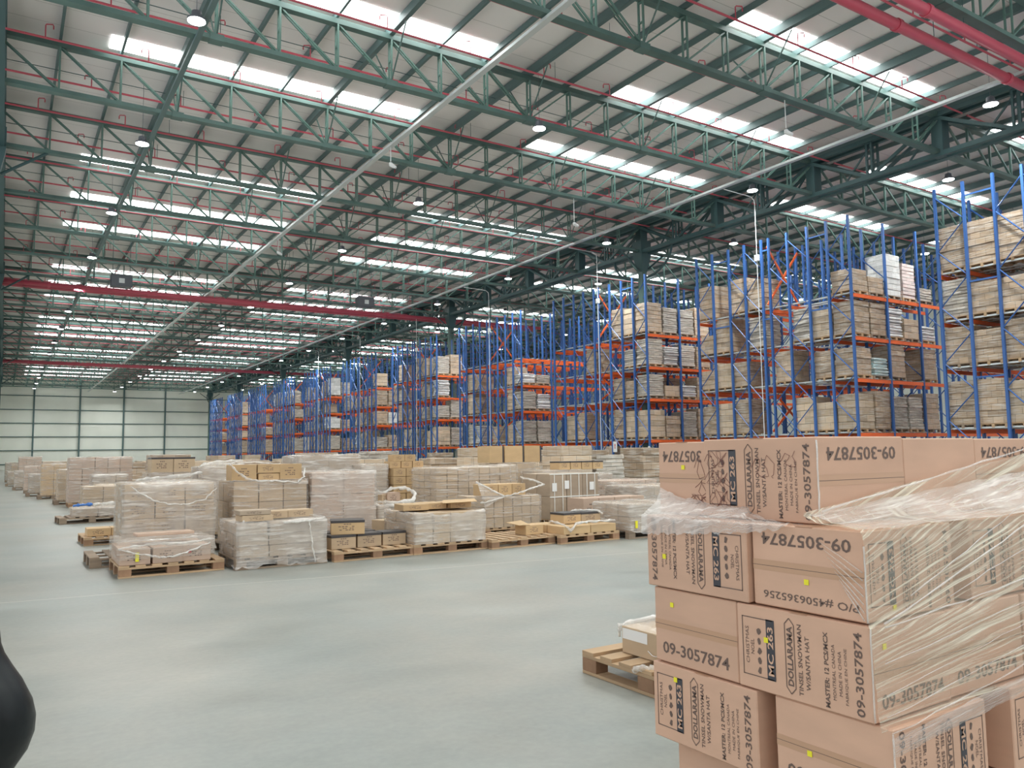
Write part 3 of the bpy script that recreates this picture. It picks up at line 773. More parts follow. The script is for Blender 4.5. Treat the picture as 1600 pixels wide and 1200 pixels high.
def wrap_shell(t, w, d, h, z0=0.0, m='film', top=0.12, sag=0.0, seed=1, skirt=0.0, closed=True, gr=0.022, name='stretch_film'):
    """film around a load, folded in over its top edge; sag dips the front edge"""
    r2 = random.Random(seed); rings = []; n = 14; zs_ = [z0 - skirt + (h + skirt) * i / 9 for i in range(10)]
    per = []
    for i, (ax, ay, bx, by) in enumerate(((-1, -1, 1, -1), (1, -1, 1, 1), (1, 1, -1, 1), (-1, 1, -1, -1))):
        for j in range(n):
            tt = j / n; per.append((ax + (bx - ax) * tt, ay + (by - ay) * tt, i, tt))
    ph = [r2.uniform(0, 6.28) for _ in range(6)]
    def prof(tt, side): return sag * math.sin(math.pi * tt) ** 1.2 if side == 0 else sag * 0.25 * math.sin(math.pi * tt)
    for zi, z in enumerate(zs_):
        fr = zi / 9; ring = []
        for (px, py, side, tt) in per:
            wv = 0.5 + 0.5 * math.sin(px * 9 + z * 13 + ph[0]) * math.sin(py * 8 + z * 7 + ph[1]); g = gr * (0.45 + 0.6 * wv) + r2.uniform(-0.003, 0.003)
            zz = z if zi < 9 else z
            zz = z0 - skirt + (zz - z0 + skirt) * (1 - prof(tt, side) / max(h, 0.01) * (1 if fr > 0 else 0))
            if zi == 9: zz += r2.uniform(-0.012, 0.02)
            if zi == 0 and skirt: zz += r2.uniform(-0.02, 0.04); g += 0.02
            ring.append((px * (w / 2 + g), py * (d / 2 + g), zz))
        rings.append(ring)
    if top:
        for q, f in enumerate((0.35, 1.0)):
            ring = []
            for (px, py, side, tt) in per:
                g = -top * f * (0.7 + 0.5 * math.sin(px * 7 + py * 5 + ph[2]))
                ring.append((px * (w / 2 + g), py * (d / 2 + g), z0 + h + 0.012 + r2.uniform(0, 0.014) - prof(tt, side)))
            rings.append(ring)
    mb = MB().rings(rings, cap=False)
    if top and closed: mb.f.append(tuple(len(mb.v) - 4 * n + j for j in range(4 * n)))
    put(name, mb.mesh('film', M[m], smooth=True), t)


def rope(t, pts, r, m='filmw', name='bunched_film', n=7, wob=0.009, seed=2, flat=1.0):
    """film twisted into a thick band"""
    r2 = random.Random(seed); P = []; rad = []
    for i in range(len(pts) - 1):
        a, b = Vector(pts[i]), Vector(pts[i + 1])
        for q in range(6):
            rad_k = 0.72; P.append(a.lerp(b, q / 6) + Vector([r2.uniform(-wob, wob) for _ in range(3)])); rad.append(r * rad_k * r2.uniform(0.5, 1.3))
    P.append(Vector(pts[-1])); rad.append(r * 0.5)
    put(name, MB().tube(P, rad, n).mesh('band', M[m], smooth=True), t)


def load(x0, x1, y, d, h, label, cw=0.4, cd=0.35, ch=0.28, m='card', wrap='film', wood='wood', plabel=None, rz=0.0, z0=0.145, top=0.12, sag=0.0, skirt=0.0, pal=True, pw=None, px=0, kind='wrapped_carton_load', jit=0.006, skip=None, printed=False, lid=False, closed=True, group='wrapped carton loads on the floor'):
    """a load whose front stands at y from x0 to x1, on its own pallet"""
    w = x1 - x0; cx = (x0 + x1) / 2; cy = y + d / 2
    if pal:
        pallet(cx + px, cy, rz, plabel or 'wooden pallet under the ' + label[:60].split(',')[0], pw or max(1.2, w), max(d, 0.8), wood)
    t = thing(kind, (cx, cy, z0), label, 'carton load', group, rz=rz)
    hh = stack_parts(t, w, d, h, cw, cd, ch, M[m], jit=jit, skip=skip, printed=printed, lid=lid)
    if wrap: wrap_shell(t, w, d, hh, m=wrap, top=top, sag=sag, skirt=skirt, seed=int(x0 * 10) + 3, closed=closed)
    return t


def loose(x, y, z, w, d, h, label, m='card', rz=0.0, tape=False, lid=False, printed=True, group='loose cartons on the floor pallets'):
    """one carton resting on something; x, y its centre, z its underside"""
    t = thing('carton', (x, y, z), label, 'carton', group, rz=rz, me=boxmesh(w, d, h, M[m]))
    if lid:
        put('black_lid', cached(('ld', round(w, 3), round(d, 3)), lambda: MB().box(-w / 2 - 0.004, w / 2 + 0.004, -d / 2 - 0.004, d / 2 + 0.004, 0, 0.035).mesh('lid', M['btape'], 0.003)), t, (0, 0, h - 0.03))
    if tape: put('tape', cached(('tp', round(d, 3)), lambda: MB().box(-0.03, 0.03, -d / 2 - 0.001, d / 2 + 0.001, 0, 0.002).mesh('tape', M['tape'])), t, (0, 0, h))
    if printed:
        def pr():
            mb = MB()
            for q, (u, v, l) in enumerate(((-0.2, 0.72, 0.4), (-0.28, 0.55, 0.5), (-0.15, 0.42, 0.34), (-0.25, 0.3, 0.46))):
                for k_ in range(5):
                    if (k_ * 7 + q * 3) % 4: mb.box(w * (u + l * k_ / 5), w * (u + l * (k_ + 0.72) / 5), -d / 2 - 0.0015, -d / 2 - 0.0005, h * v, h * (v + 0.055))
            return mb.mesh('printing', M['ink'])
        put('printing', cached(('pr', round(w, 3), round(d, 3), round(h, 3)), pr), t)
    return t


PZ = 0.146
# ---- front row, from the aisle corner towards the big stack
# 1 low rose load with film gathered over it
pallet(1.83, 11.13, 0.0, 'light wooden pallet at the corner of the front row under rose cartons', 1.22, 1.0)
t = thing('wrapped_carton_load', (1.76, 11.13, PZ), 'low load of rose cartons with gathered film on the corner pallet of the front row', 'carton load', 'wrapped carton loads on the floor')
stack_parts(t, 1.06, 0.96, 0.2, 0.36, 0.48, 0.2, M['cardr'], printed=True)
wrap_shell(t, 1.06, 0.96, 0.21, z0=0.07, m='film', top=0.25, seed=4, gr=0.03)
rope(t, [(-0.55, -0.5, 0.2), (-0.35, -0.52, 0.14), (-0.1, -0.53, 0.08), (0.05, -0.53, 0.07), (0.3, -0.52, 0.14), (0.5, -0.5, 0.22)], 0.016)
rope(t, [(-0.56, -0.5, 0.21), (-0.2, -0.46, 0.235), (0.15, -0.48, 0.225), (0.56, -0.46, 0.25)], 0.022)
put('yellow_sticker', MB().box(-0.36, -0.32, -0.487, -0.485, 0.04, 0.15).mesh('sticker', M['yellow']), t)
put('red_sticker', MB().box(0.24, 0.28, -0.487, -0.485, 0.1, 0.14).mesh('sticker', M['rsign']), t)
for i, (dx, w_) in enumerate(((-0.12, 0.36), (0.22, 0.34))):
    loose(1.76 + dx, 11.2 + 0.02 * i, PZ + 0.3, w_, 0.28, 0.035, 'flat rose carton lying on the low gathered-film load, %s of two' % ORD[i], 'cardr', printed=False, rz=0.05)
# 2 tall wrapped load behind it
load(1.40, 2.57, 11.86, 0.95, 0.94, 'tall film-wrapped load with a sagging film swag, behind the rose cartons', 0.4, 0.32, 0.235, 'card', 'filmh', 'woodd',
     plabel='weathered pallet jutting out beside the corner of the front row', pw=1.5, px=-0.22, top=0.3, skirt=0.02, printed=True)
sw = thing('draped_film', (1.985, 11.80, 0), 'swag of bunched film hanging across the tall wrapped load behind the rose cartons', 'plastic film')
rope(sw, [(-0.52, -0.02, 1.06), (-0.42, -0.03, 0.98), (-0.25, -0.035, 0.87), (-0.05, -0.035, 0.80), (0.2, -0.035, 0.79), (0.45, -0.03, 0.86), (0.6, -0.0, 1.0)], 0.014)
# 3 messy wrapped load with boxes on it
load(2.56, 3.70, 10.44, 0.95, 0.44, 'messy film-wrapped load in the front row with flat cartons on top', 0.38, 0.32, 0.147, 'cardd', 'filmh', 'woodd',
     plabel='dark pallet under the messy film-wrapped load in the front row', top=0.2, skirt=0.13, jit=0.015)
t = thing('draped_film', (3.12, 10.42, 0), 'torn tail of film hanging down the front of the messy wrapped load', 'plastic film')
rope(t, [(0.33, -0.03, 0.6), (0.36, -0.045, 0.45), (0.38, -0.045, 0.25), (0.42, -0.05, 0.03)], 0.012)
rope(t, [(-0.5, 0.04, 0.6), (-0.3, 0.4, 0.64), (-0.1, 0.75, 0.66), (0.3, 0.7, 0.66), (0.55, 0.4, 0.62), (0.58, 0.05, 0.6), (0.35, -0.02, 0.58), (0, -0.03, 0.57)], 0.02, seed=6)
loose(2.82, 10.68, 0.60, 0.40, 0.32, 0.075, 'flat carton at the corner of the messy wrapped load, lower of the pair', 'card', 0.02)
loose(2.80, 10.69, 0.68, 0.40, 0.32, 0.06, 'flat carton at the corner of the messy wrapped load, upper of the pair', 'cardd', -0.03)
loose(3.16, 10.95, 0.60, 0.28, 0.3, 0.1, 'narrow flat carton in the middle of the messy wrapped load', 'card', 0.0)
loose(3.49, 11.0, 0.60, 0.36, 0.28, 0.1, 'wide flat carton towards the far side of the messy wrapped load', 'card', 0.05)
# 4 pallet with black-lidded cartons
pallet(4.43, 10.90, 0.03, 'light pallet carrying black-lidded cartons in the front row', 1.28, 1.0)
for i, x in enumerate((4.02, 4.41, 4.80)):
    loose(x, 10.75 + 0.02 * i, PZ, 0.36, 0.30, 0.185, 'black-lidded carton on the light pallet, %s along its front' % ORD[i], 'card', 0.02, lid=True)
for i, x in enumerate((4.05, 4.46)):
    loose(x, 11.15, PZ, 0.38, 0.34, 0.19, 'black-lidded carton in the rear of the light pallet, %s along' % ORD[i], 'card', -0.02, lid=True)
loose(4.16, 10.83, PZ + 0.19, 0.46, 0.40, 0.19, 'large black-lidded carton with a yellow sticker set across the lower ones', 'cardo', -0.32, lid=True)
o = thing('sticker', (4.19, 10.62, PZ + 0.20), 'yellow sticker on the large black-lidded carton', 'sticker', rz=-0.32, me=MB().box(-0.045, 0.035, -0.008, -0.004, 0, 0.14).mesh('sticker', M['yellow']))
# 5 wrapped half-open load
load(5.02, 6.17, 10.40, 1.05, 0.44, 'wrapped load with open flaps in the front row beside the black-lidded cartons', 0.32, 0.35, 0.15, 'card', 'filmh', 'wood',
     plabel='light pallet under the wrapped load with open flaps', pw=1.26, px=0.03, top=0.06, sag=0.04, jit=0.01, closed=False)
for i, (x, y, w_) in enumerate(((5.22, 10.95, 0.40), (5.60, 11.05, 0.32), (5.97, 11.0, 0.38))):
    loose(x, y, 0.605, w_, 0.42, 0.09, 'carton showing above the film of the flap load, %s along' % ORD[i], 'cardo', rz=0.1 * (i - 1))
o = thing('cardboard_flap', (5.85, 10.75, 0.70), 'bent open cardboard flap lying over the flap load', 'cardboard flap')
put('sheet', MB().rings([[(-0.3, -0.18, 0), (0.34, -0.1, 0.0), (0.42, 0.12, 0.03), (-0.1, 0.2, 0.02)], [(-0.3, -0.18, 0.006), (0.34, -0.1, 0.006), (0.42, 0.12, 0.036), (-0.1, 0.2, 0.026)]]).mesh('flap', M['cardo']), o)
# 6 nearly bare pallet with one carton
pallet(6.80, 10.78, 0.03, 'nearly bare light pallet with a single small carton', 1.2, 1.0)
loose(7.13, 10.62, PZ, 0.34, 0.30, 0.15, 'single open-topped carton on the nearly bare pallet', 'cardo', 0.04)
o = thing('cardboard_flap', (7.05, 10.62, PZ + 0.155), 'raised flap of the single carton on the nearly bare pallet', 'cardboard flap')
put('sheet', MB().rings([[(-0.2, -0.14, 0), (0.0, -0.15, 0.0), (0.02, 0.15, 0.05), (-0.26, 0.14, 0.03)], [(-0.2, -0.14, 0.006), (0.0, -0.15, 0.006), (0.02, 0.15, 0.056), (-0.26, 0.14, 0.036)]]).mesh('flap', M['cardo']), o)
# 7 low load with rolled film
load(7.45, 8.52, 10.12, 0.95, 0.13, 'low load of thin cartons with a rolled white film edge in the front row', 0.54, 0.45, 0.13, 'cardo', None, 'wood',
     plabel='light pallet under the low load with rolled film', top=0)
t = thing('draped_film', (7.98, 10.12, 0), 'roll of white film along the edge of the low load', 'plastic film')
rope(t, [(-0.66, 0.2, 0.36), (-0.52, 0.0, 0.3), (-0.42, -0.03, 0.20), (-0.3, -0.02, 0.31), (0, -0.02, 0.33), (0.35, -0.02, 0.32), (0.54, 0.05, 0.31), (0.5, 0.7, 0.31)], 0.028)
loose(7.86, 10.62, 0.278, 0.36, 0.36, 0.17, 'dark-lidded carton on the low load, first of two', 'cardo', 0.02, lid=True)
loose(8.25, 10.62, 0.278, 0.40, 0.36, 0.165, 'dark-lidded carton on the low load, second of two', 'card', 0.0, lid=True)
t = thing('draped_film', (8.1, 10.6, 0), 'white film bunched on top of the dark-lidded cartons', 'plastic film')
rope(t, [(-0.15, 0.0, 0.47), (0.1, 0.05, 0.47), (0.3, -0.15, 0.46), (0.36, -0.2, 0.40)], 0.025)
# 8 wrapped at the end of the row beside the big stack
load(8.72, 9.85, 10.0, 0.95, 0.42, 'crumpled film-wrapped load at the end of the front row by the big stack', 0.4, 0.35, 0.2, 'cardd', 'filmh', 'woodd',
     plabel='weathered pallet at the end of the front row by the big stack', top=0.3, skirt=0.03)
put('yellow_sticker', MB().box(-0.48, -0.43, -0.505, -0.5, 0.03, 0.15).mesh('sticker', M['yellow']), bpy.data.objects[[o_.name for o_ in C.objects if o_.name.startswith('wrapped_carton_load')][-1]])

# ---- second row
load(2.88, 3.98, 12.05, 1.0, 0.93, 'tall wrapped load with its film torn open round upright cartons', 0.37, 0.34, 0.31, 'card', 'film', 'woodd', top=0.08, closed=False, skirt=0.0)
for i, (x, z, w_, h_) in enumerate(((3.05, 1.08, 0.36, 0.24), (3.41, 1.19, 0.34, 0.13), (3.74, 1.08, 0.34, 0.24), (3.4, 1.08, 0.32, 0.10))):
    loose(x, 12.32, z, w_, 0.4, h_, ('first', 'raised second', 'third', 'half-hidden lowest')[i] + ' carton standing above the torn film of the tall load', 'cardo', rz=0.03 * (i - 1), tape=True)
t = thing('draped_film', (3.42, 12.05, 0), 'torn film hanging round the top of the tall load with upright cartons', 'plastic film')
rope(t, [(-0.58, 0.1, 1.33), (-0.5, -0.02, 1.22), (-0.38, -0.04, 1.12), (-0.2, -0.04, 1.07), (0.1, -0.04, 1.07), (0.4, -0.04, 1.04), (0.5, -0.02, 1.12), (0.55, 0.1, 1.25)], 0.022)
rope(t, [(-0.58, 0.1, 1.33), (-0.4, 0.5, 1.36), (0.1, 0.75, 1.34), (0.5, 0.4, 1.28), (0.55, 0.1, 1.25)], 0.018, seed=9)
loose(3.14, 11.72, 0.0, 0.34, 0.26, 0.66, 'ochre carton standing upright on the floor before the torn-film load', 'cardo', 0.02)
loose(3.72, 11.75, 0.0, 0.26, 0.24, 0.62, 'small brown carton standing between the messy load and the pink one', 'card', 0.06)
load(4.06, 5.12, 12.1, 1.0, 1.03, 'tall pale pinkish wrapped load of four big cartons high', 0.52, 0.5, 0.34, 'cardr', 'filmh', 'wood', top=0.35, jit=0.003)
# squat carton between rows
loose(5.15, 11.72, 0.0, 0.34, 0.3, 0.42, 'open-flapped carton standing behind the black-lidded cartons', 'card', 0.3)
# load with film ring and green bag
load(5.45, 6.35, 12.75, 0.95, 0.42, 'wrapped load crowned by a ring of bunched white film', 0.45, 0.45, 0.21, 'cardd', 'filmh', 'woodd', top=0.2)
t = thing('draped_film', (5.86, 12.95, 0.55), 'thick ring of bunched white film lying on a wrapped load', 'plastic film')
rope(t, [(-0.4, -0.1, 0.08), (-0.1, -0.2, 0.06), (0.25, -0.2, 0.08), (0.36, -0.05, 0.2), (0.22, 0.05, 0.3), (-0.02, 0.08, 0.3), (-0.18, 0.0, 0.24), (-0.42, 0.1, 0.22)], 0.045)
rope(t, [(-0.42, -0.12, 0.02), (0, -0.24, 0.0), (0.35, -0.2, 0.02)], 0.05, seed=5)
loose(5.86, 13.15, 0.572, 0.28, 0.2, 0.2, 'brown carton inside the ring of bunched film', 'cardr', 0.2)
loose(5.68, 13.08, 0.572, 0.16, 0.1, 0.17, 'green-sided packet beside the carton inside the film ring', 'card', 0.5)
# broad load of many small cartons
load(6.85, 8.50, 13.3, 1.0, 1.03, 'broad clear-wrapped load of many small cartons with a white film top', 0.24, 0.25, 0.128, 'card', 'film', 'wood', top=0.3, jit=0.004)
# tall open load behind the bare pallet, cartons rising out of the film
load(7.06, 8.22, 11.88, 1.0, 0.53, 'load of square cartons behind the nearly bare pallet, film tied in a knot', 0.2, 0.3, 0.18, 'card', 'film', 'wood', top=0.05, closed=False, jit=0.003)
for i, x in enumerate((7.27, 7.56, 7.85)):
    loose(x, 12.2, PZ + 0.545, 0.28, 0.4, 0.2, 'ochre carton rising out of the knotted film, %s of three' % ORD[i], 'cardo', printed=True)
t = thing('draped_film', (7.64, 11.86, 0), 'film pulled into a knot across the front of the square-carton load', 'plastic film')
for q, pts in enumerate(([(-0.62, 0.25, 0.93), (-0.42, 0.02, 0.8), (-0.2, -0.05, 0.68)], [(-0.2, -0.05, 0.68), (0.1, -0.06, 0.74), (0.45, -0.04, 0.82), (0.66, 0.0, 0.86)],
                         [(0.66, 0.0, 0.86), (0.5, 0.12, 0.94), (0.35, 0.3, 1.0)], [(-0.2, -0.05, 0.68), (-0.45, -0.03, 0.62), (-0.66, 0.05, 0.58)])):
    rope(t, pts, 0.024, seed=20 + q)
put('film_sheet', MB().rings([[(-0.62, 0.2, 0.94), (-0.2, -0.05, 0.69), (-0.58, 0.0, 0.5)], [(-0.625, 0.2, 0.94), (-0.205, -0.055, 0.69), (-0.585, 0, 0.5)]]).mesh('sheet', M['film']), t)
# strapped cartons
t = thing('strapped_carton_block', (9.55, 13.05, PZ), 'block of large cartons bound with white straps behind the low rolled-film load', 'carton load', 'wrapped carton loads on the floor')
stack_parts(t, 1.2, 0.95, 0.88, 0.4, 0.48, 0.44, M['cardd'], jit=0.002)
for i in range(3):
    for z in (0.0, 0.44):
        for s in (0.1, 0.3):
            put('strap', cached('strp', lambda: MB().box(-0.008, 0.008, -0.004, 0.0, 0.005, 0.435).mesh('strap', M['strap'])), t, (-0.6 + 0.4 * i + s, -0.476, z))
for z in (0.44, 0.88): put('strap', cached('strh', lambda: MB().box(-0.61, 0.61, -0.482, -0.474, -0.01, 0.012).mesh('strap', M['strap'])), t, (0, 0, z - 0.01))
for x, z in ((0.42, 0.62), (-0.5, 0.62), (-0.2, 0.66)): put('label', cached('lbl', lambda: MB().box(-0.055, 0.055, -0.483, -0.481, -0.08, 0.08).mesh('label', M['paper'])), t, (x, 0, z))
pallet(9.55, 13.05, 0, 'pallet under the block of large strapped cartons')
# boxes beyond low load
pallet(9.75, 12.05, 0, 'pallet with a row of brown cartons behind the rolled-film load', wood='woodd')
for i, x in enumerate((9.08, 9.45, 9.83, 10.2)): loose(x + 0.1, 11.85, PZ, 0.36, 0.5, 0.44, 'brown carton in the row of four behind the rolled-film load, %s along' % ORD[i], 'cardr')
load(10.6, 11.9, 11.9, 1.0, 0.6, 'crumpled wrapped load partly behind the big carton stack', 0.42, 0.4, 0.2, 'cardd', 'filmh', 'woodd', top=0.3)
load(11.15, 12.5, 13.4, 1.0, 0.66, 'wide load of printed cartons under a white film roof near the big stack', 0.33, 0.33, 0.165, 'cardr', 'film', 'wood', top=0.35, printed=True)
load(11.45, 12.3, 14.7, 0.9, 0.78, 'heavily filmed grey load behind the strapped cartons', 0.43, 0.45, 0.39, 'cardd', 'filmh', 'woodd', top=0.3)
load(10.98, 12.2, 15.75, 0.9, 0.86, 'dark topped load of low cartons before the racks', 0.4, 0.45, 0.22, 'cardd', 'film', 'woodd', top=0.2)
for i, x in enumerate((11.5, 11.85, 12.2, 12.55)): loose(x + 0.2, 16.0, 1.016, 0.33, 0.4, 0.2, 'ochre carton in a black-lidded row on the dark topped load, %s along' % ORD[i], 'cardo', lid=True)

# ---- third row and beyond
load(2.95, 3.80, 14.55, 0.95, 1.12, 'wrapped load with white film heaped on it behind the torn-film load', 0.42, 0.45, 0.28, 'cardd', 'filmh', 'wood', top=0.35)
t = thing('draped_film', (3.2, 14.6, 1.27), 'heap of white film on a wrapped load behind the torn-film load', 'plastic film')
rope(t, [(-0.3, 0, 0.02), (-0.1, 0.1, 0.05), (0.15, 0.0, 0.04), (0.5, 0.1, 0.02)], 0.04)
rope(t, [(-0.2, 0.3, 0.04), (0.1, 0.3, 0.09), (0.5, 0.25, 0.1)], 0.035, seed=4)
load(2.08, 2.85, 14.3, 0.95, 0.9, 'wrapped load heaped with pale film behind the tall swagged load', 0.38, 0.45, 0.22, 'cardd', 'filmh', 'woodd', top=0.35)
t = thing('draped_film', (2.4, 14.3, 1.06), 'long pale film bundle lying on top of a load behind the swagged one', 'plastic film')
rope(t, [(-0.55, 0.0, 0.02), (-0.2, 0.05, 0.05), (0.15, 0.0, 0.07), (0.5, 0.1, 0.12)], 0.04)
load(4.95, 6.25, 15.6, 1.0, 1.30, 'smooth film-covered tall load in mid-floor behind the pink one', 0.62, 0.5, 0.43, 'cardd', 'filmh', 'wood', top=0.5, jit=0.002)
load(6.10, 6.66, 15.1, 0.9, 1.10, 'narrow crinkled wrapped load beside the small ochre cartons', 0.3, 0.45, 0.22, 'cardd', 'filmh', 'woodd', top=0.3, pw=0.8)
load(6.75, 7.62, 15.0, 0.9, 1.02, 'stack of small ochre printed cartons in mid-floor', 0.28, 0.3, 0.17, 'cardo', None, 'wood', printed=True, jit=0.008, pw=1.0)
for i, (x, z, n) in enumerate(((6.86, 1.166, 0), (7.12, 1.166, 0), (7.38, 1.166, 0), (6.95, 1.306, 1), (7.2, 1.306, 1))):
    loose(x, 15.3, z, 0.245, 0.3, 0.138, 'ochre carton topping the small-carton stack, %s of the crowning five' % ORD[i], 'cardo')
load(8.85, 9.9, 15.2, 0.95, 1.02, 'brown wrapped load with two stamped cartons at its edge', 0.5, 0.48, 0.34, 'card', 'film', 'wood', top=0.3)
load(10.5, 11.62, 17.0, 0.95, 1.05, 'lower half of the big upright cartons, wrapped in clear film', 0.56, 0.48, 0.52, 'card', 'film', 'wood', top=0)
for i, (x, w_) in enumerate(((10.42, 0.42), (10.95, 0.58), (11.52, 0.52))):
    t = thing('upright_carton', (x + 0.05, 17.3, 1.21), 'big upright carton with dark corner strips, %s of three before the racks' % ORD[i], 'carton', 'big upright cartons', me=boxmesh(w_, 0.6, 0.42, M['cardo']))
    put('corner_strip', cached('cst', lambda: MB().box(-0.02, 0.02, -0.304, -0.3, 0, 0.42).mesh('strip', M['btape'])), t, (w_ / 2 - 0.02, 0, 0))
load(2.47, 3.30, 17.0, 0.95, 1.0, 'load under the pair of black-topped cartons', 0.42, 0.45, 0.33, 'cardd', 'film', 'woodd', top=0.1)
for i in range(2):
    loose(2.69 + 0.41 * i, 17.3, 1.15, 0.4, 0.5, 0.3, 'tall black-topped carton, %s of a pair behind the swagged load' % ORD[i], 'card', lid=True)

# ---- pallets along the open aisle
pallet(1.78, 15.5, 0.02, 'light pallet with flat cartons sticking out into the aisle', 1.2, 1.0)
for i, x in enumerate((1.38, 1.75)): loose(x + 0.04, 15.3, PZ, 0.36, 0.42, 0.13, 'flat ochre carton on the pallet jutting into the aisle, %s of two' % ORD[i], 'cardo')
loose(2.02, 15.6, PZ, 0.4, 0.45, 0.2, 'higher carton at the rear of the pallet jutting into the aisle', 'card')
pallet(1.75, 20.9, 0.05, 'dark pallet with white and blue plastic sheeting at the aisle edge', 1.3, 1.0, 'woodd')
load(1.38, 2.4, 20.5, 0.9, 0.18, 'low wrapped load under the blue sheeting at the aisle edge', 0.5, 0.45, 0.18, 'cardd', 'filmh', pal=False, top=0.3)
t = thing('plastic_sheet', (1.8, 20.6, 0.36), 'blue and white plastic sheeting slumped over a low load at the aisle edge', 'plastic sheet')
rope(t, [(-0.42, 0, 0.03), (-0.2, 0.0, 0.05), (-0.02, 0.02, 0.05)], 0.05, 'bluef', 'blue_fold')
rope(t, [(0.0, 0, 0.05), (0.3, 0.0, 0.05), (0.6, 0.02, 0.08)], 0.055, 'filmw', 'white_fold', seed=3)
rope(t, [(0.5, -0.05, 0.1), (0.62, 0.0, 0.12)], 0.045, 'bluef', 'blue_fold', seed=7)
load(1.72, 2.6, 22.3, 0.95, 0.62, 'open-topped wrapped load behind the blue sheeting', 0.44, 0.45, 0.3, 'card', 'film', 'woodd', top=0.1)
load(2.15, 3.3, 23.6, 0.95, 0.62, 'long ochre carton load behind the blue sheeting', 0.3, 0.45, 0.3, 'cardo', 'film', 'wood', top=0.1)
load(1.72, 3.45, 27.4, 1.0, 1.36, 'broad wrapped wall of cartons at the aisle before the far wall', 0.34, 0.4, 0.34, 'cardr', 'film', 'wood', top=0.3)
load(2.2, 3.1, 25.6, 0.95, 0.85, 'crumpled film-wrapped load before the broad wrapped wall', 0.3, 0.45, 0.17, 'cardd', 'filmh', 'woodd', top=0.3)
AIS = ((1.55, 2.35, 29.5, 0.98, 'card', 'tall brown load at the aisle edge with a bulging film'), (1.7, 2.5, 31.5, 0.95, 'cardd', 'brown load one pallet farther along the aisle edge'),
       (1.25, 2.05, 34.2, 1.15, 'cardo', 'ochre capped load at the aisle edge with white labels'), (1.6, 2.4, 36.0, 0.6, 'cardd', 'low film-heaped load at the aisle edge'),
       (0.95, 1.75, 37.3, 0.75, 'cardd', 'white film-heaped load standing out at the aisle edge'), (0.85, 1.85, 41.0, 1.05, 'cardr', 'grey-brown load beside the film-heaped one'),
       (1.6, 2.6, 43.0, 1.25, 'card', 'brown load set back from the aisle edge far off'), (0.55, 1.4, 46.0, 0.8, 'cardd', 'low far load at the aisle edge'),
       (0.75, 1.8, 49.5, 1.5, 'cardr', 'tall rose-striped far load at the aisle edge'), (0.3, 1.1, 53.5, 0.7, 'cardd', 'farthest low load by the aisle edge'),
       (0.5, 1.5, 58.0, 1.1, 'card', 'far brown load before the end wall'), (0.2, 1.2, 64.0, 1.2, 'cardd', 'farthest load at the aisle edge before the end wall'))
for x0, x1, y, h, m, lb in AIS:
    load(x0, x1, y, 0.95, h, lb, 0.4, 0.45, 0.3, m, 'filmh' if m == 'cardd' else 'film', 'woodd', top=0.3, pw=1.0)

# ---- the mass of loads further back, only their tops show
kinds = ['kraft', 'tan', 'greyish', 'kraft', 'tan']
cnt = 0
for ri, y in enumerate((19.3, 22.2, 25.4, 29.2, 33.6, 38.6, 44.5, 51.5, 60.0)):
    x = 4.4 if ri == 0 else 4.2; xi = 0
    while x < min(0.87 * y + 1.0, 27.5):
        if not (ri == 0 and 9.6 < x < 10.4):
            h = rg.choice((0.94, 1.18, 0.9, 1.2, 0.6, 1.41)) if ri < 4 else rg.choice((0.94, 1.2, 1.41, 1.2))
            kd = rg.choice(kinds)
            small_load(kd, h, (x, y + rg.uniform(-0.3, 0.3), 0), '%s wrapped load on the floor, %s in the %s row before the racks' % (kd, ORD[xi], ORD[ri]), 'wrapped loads massed on the floor', rnd=rg, rz=rg.uniform(-0.03, 0.03))
            cnt += 1; xi += 1
        x += 1.42 + 0.16 * ri + rg.choice((0, 0, 0.5))

# ------------------------------------------------------------------ the big stack of printed cartons close by
ST = thing('wrapped_carton_stack', (2.02, 1.34, 0), 'tall film-wrapped stack of printed cartons standing close by, its film stretched in streaks', 'carton stack')
SX, SY = 2.02, 1.34


def text_mesh(s, size, bold=0.0, xs=1.0):
    cu = bpy.data.curves.new('txt', 'FONT'); cu.body = s; cu.size = size; cu.offset = bold; cu.resolution_u = 2; cu.space_character = xs
    o = bpy.data.objects.new('txt', cu); C.objects.link(o); bpy.context.view_layer.update()
    me = bpy.data.meshes.new_from_object(o); bpy.data.objects.remove(o); bpy.data.curves.remove(cu)
    return me


def flat_add(dst, me, fit_w, fit_h, ox, oy, M3):
    """scale a flat text mesh to fit and append it to dst (an MB) through the 3x4 map"""
    vs = [v.co for v in me.vertices]
    x0, x1 = min(v.x for v in vs), max(v.x for v in vs); y0, y1 = min(v.y for v in vs), max(v.y for v in vs)
    b = len(dst.v)
    for v in vs:
        a = ox + (v.x - x0) / (x1 - x0) * fit_w; c = oy + (v.y - y0) / (y1 - y0) * fit_h
        dst.v.append(tuple(M3(a, c)))
    for p in me.polygons: dst.f.append(tuple(b + i for i in p.vertices))


_txt = {}
def T(s, bold=0.0):
    if (s, bold) not in _txt: _txt[(s, bold)] = text_mesh(s, 1.0, bold)
    return _txt[(s, bold)]


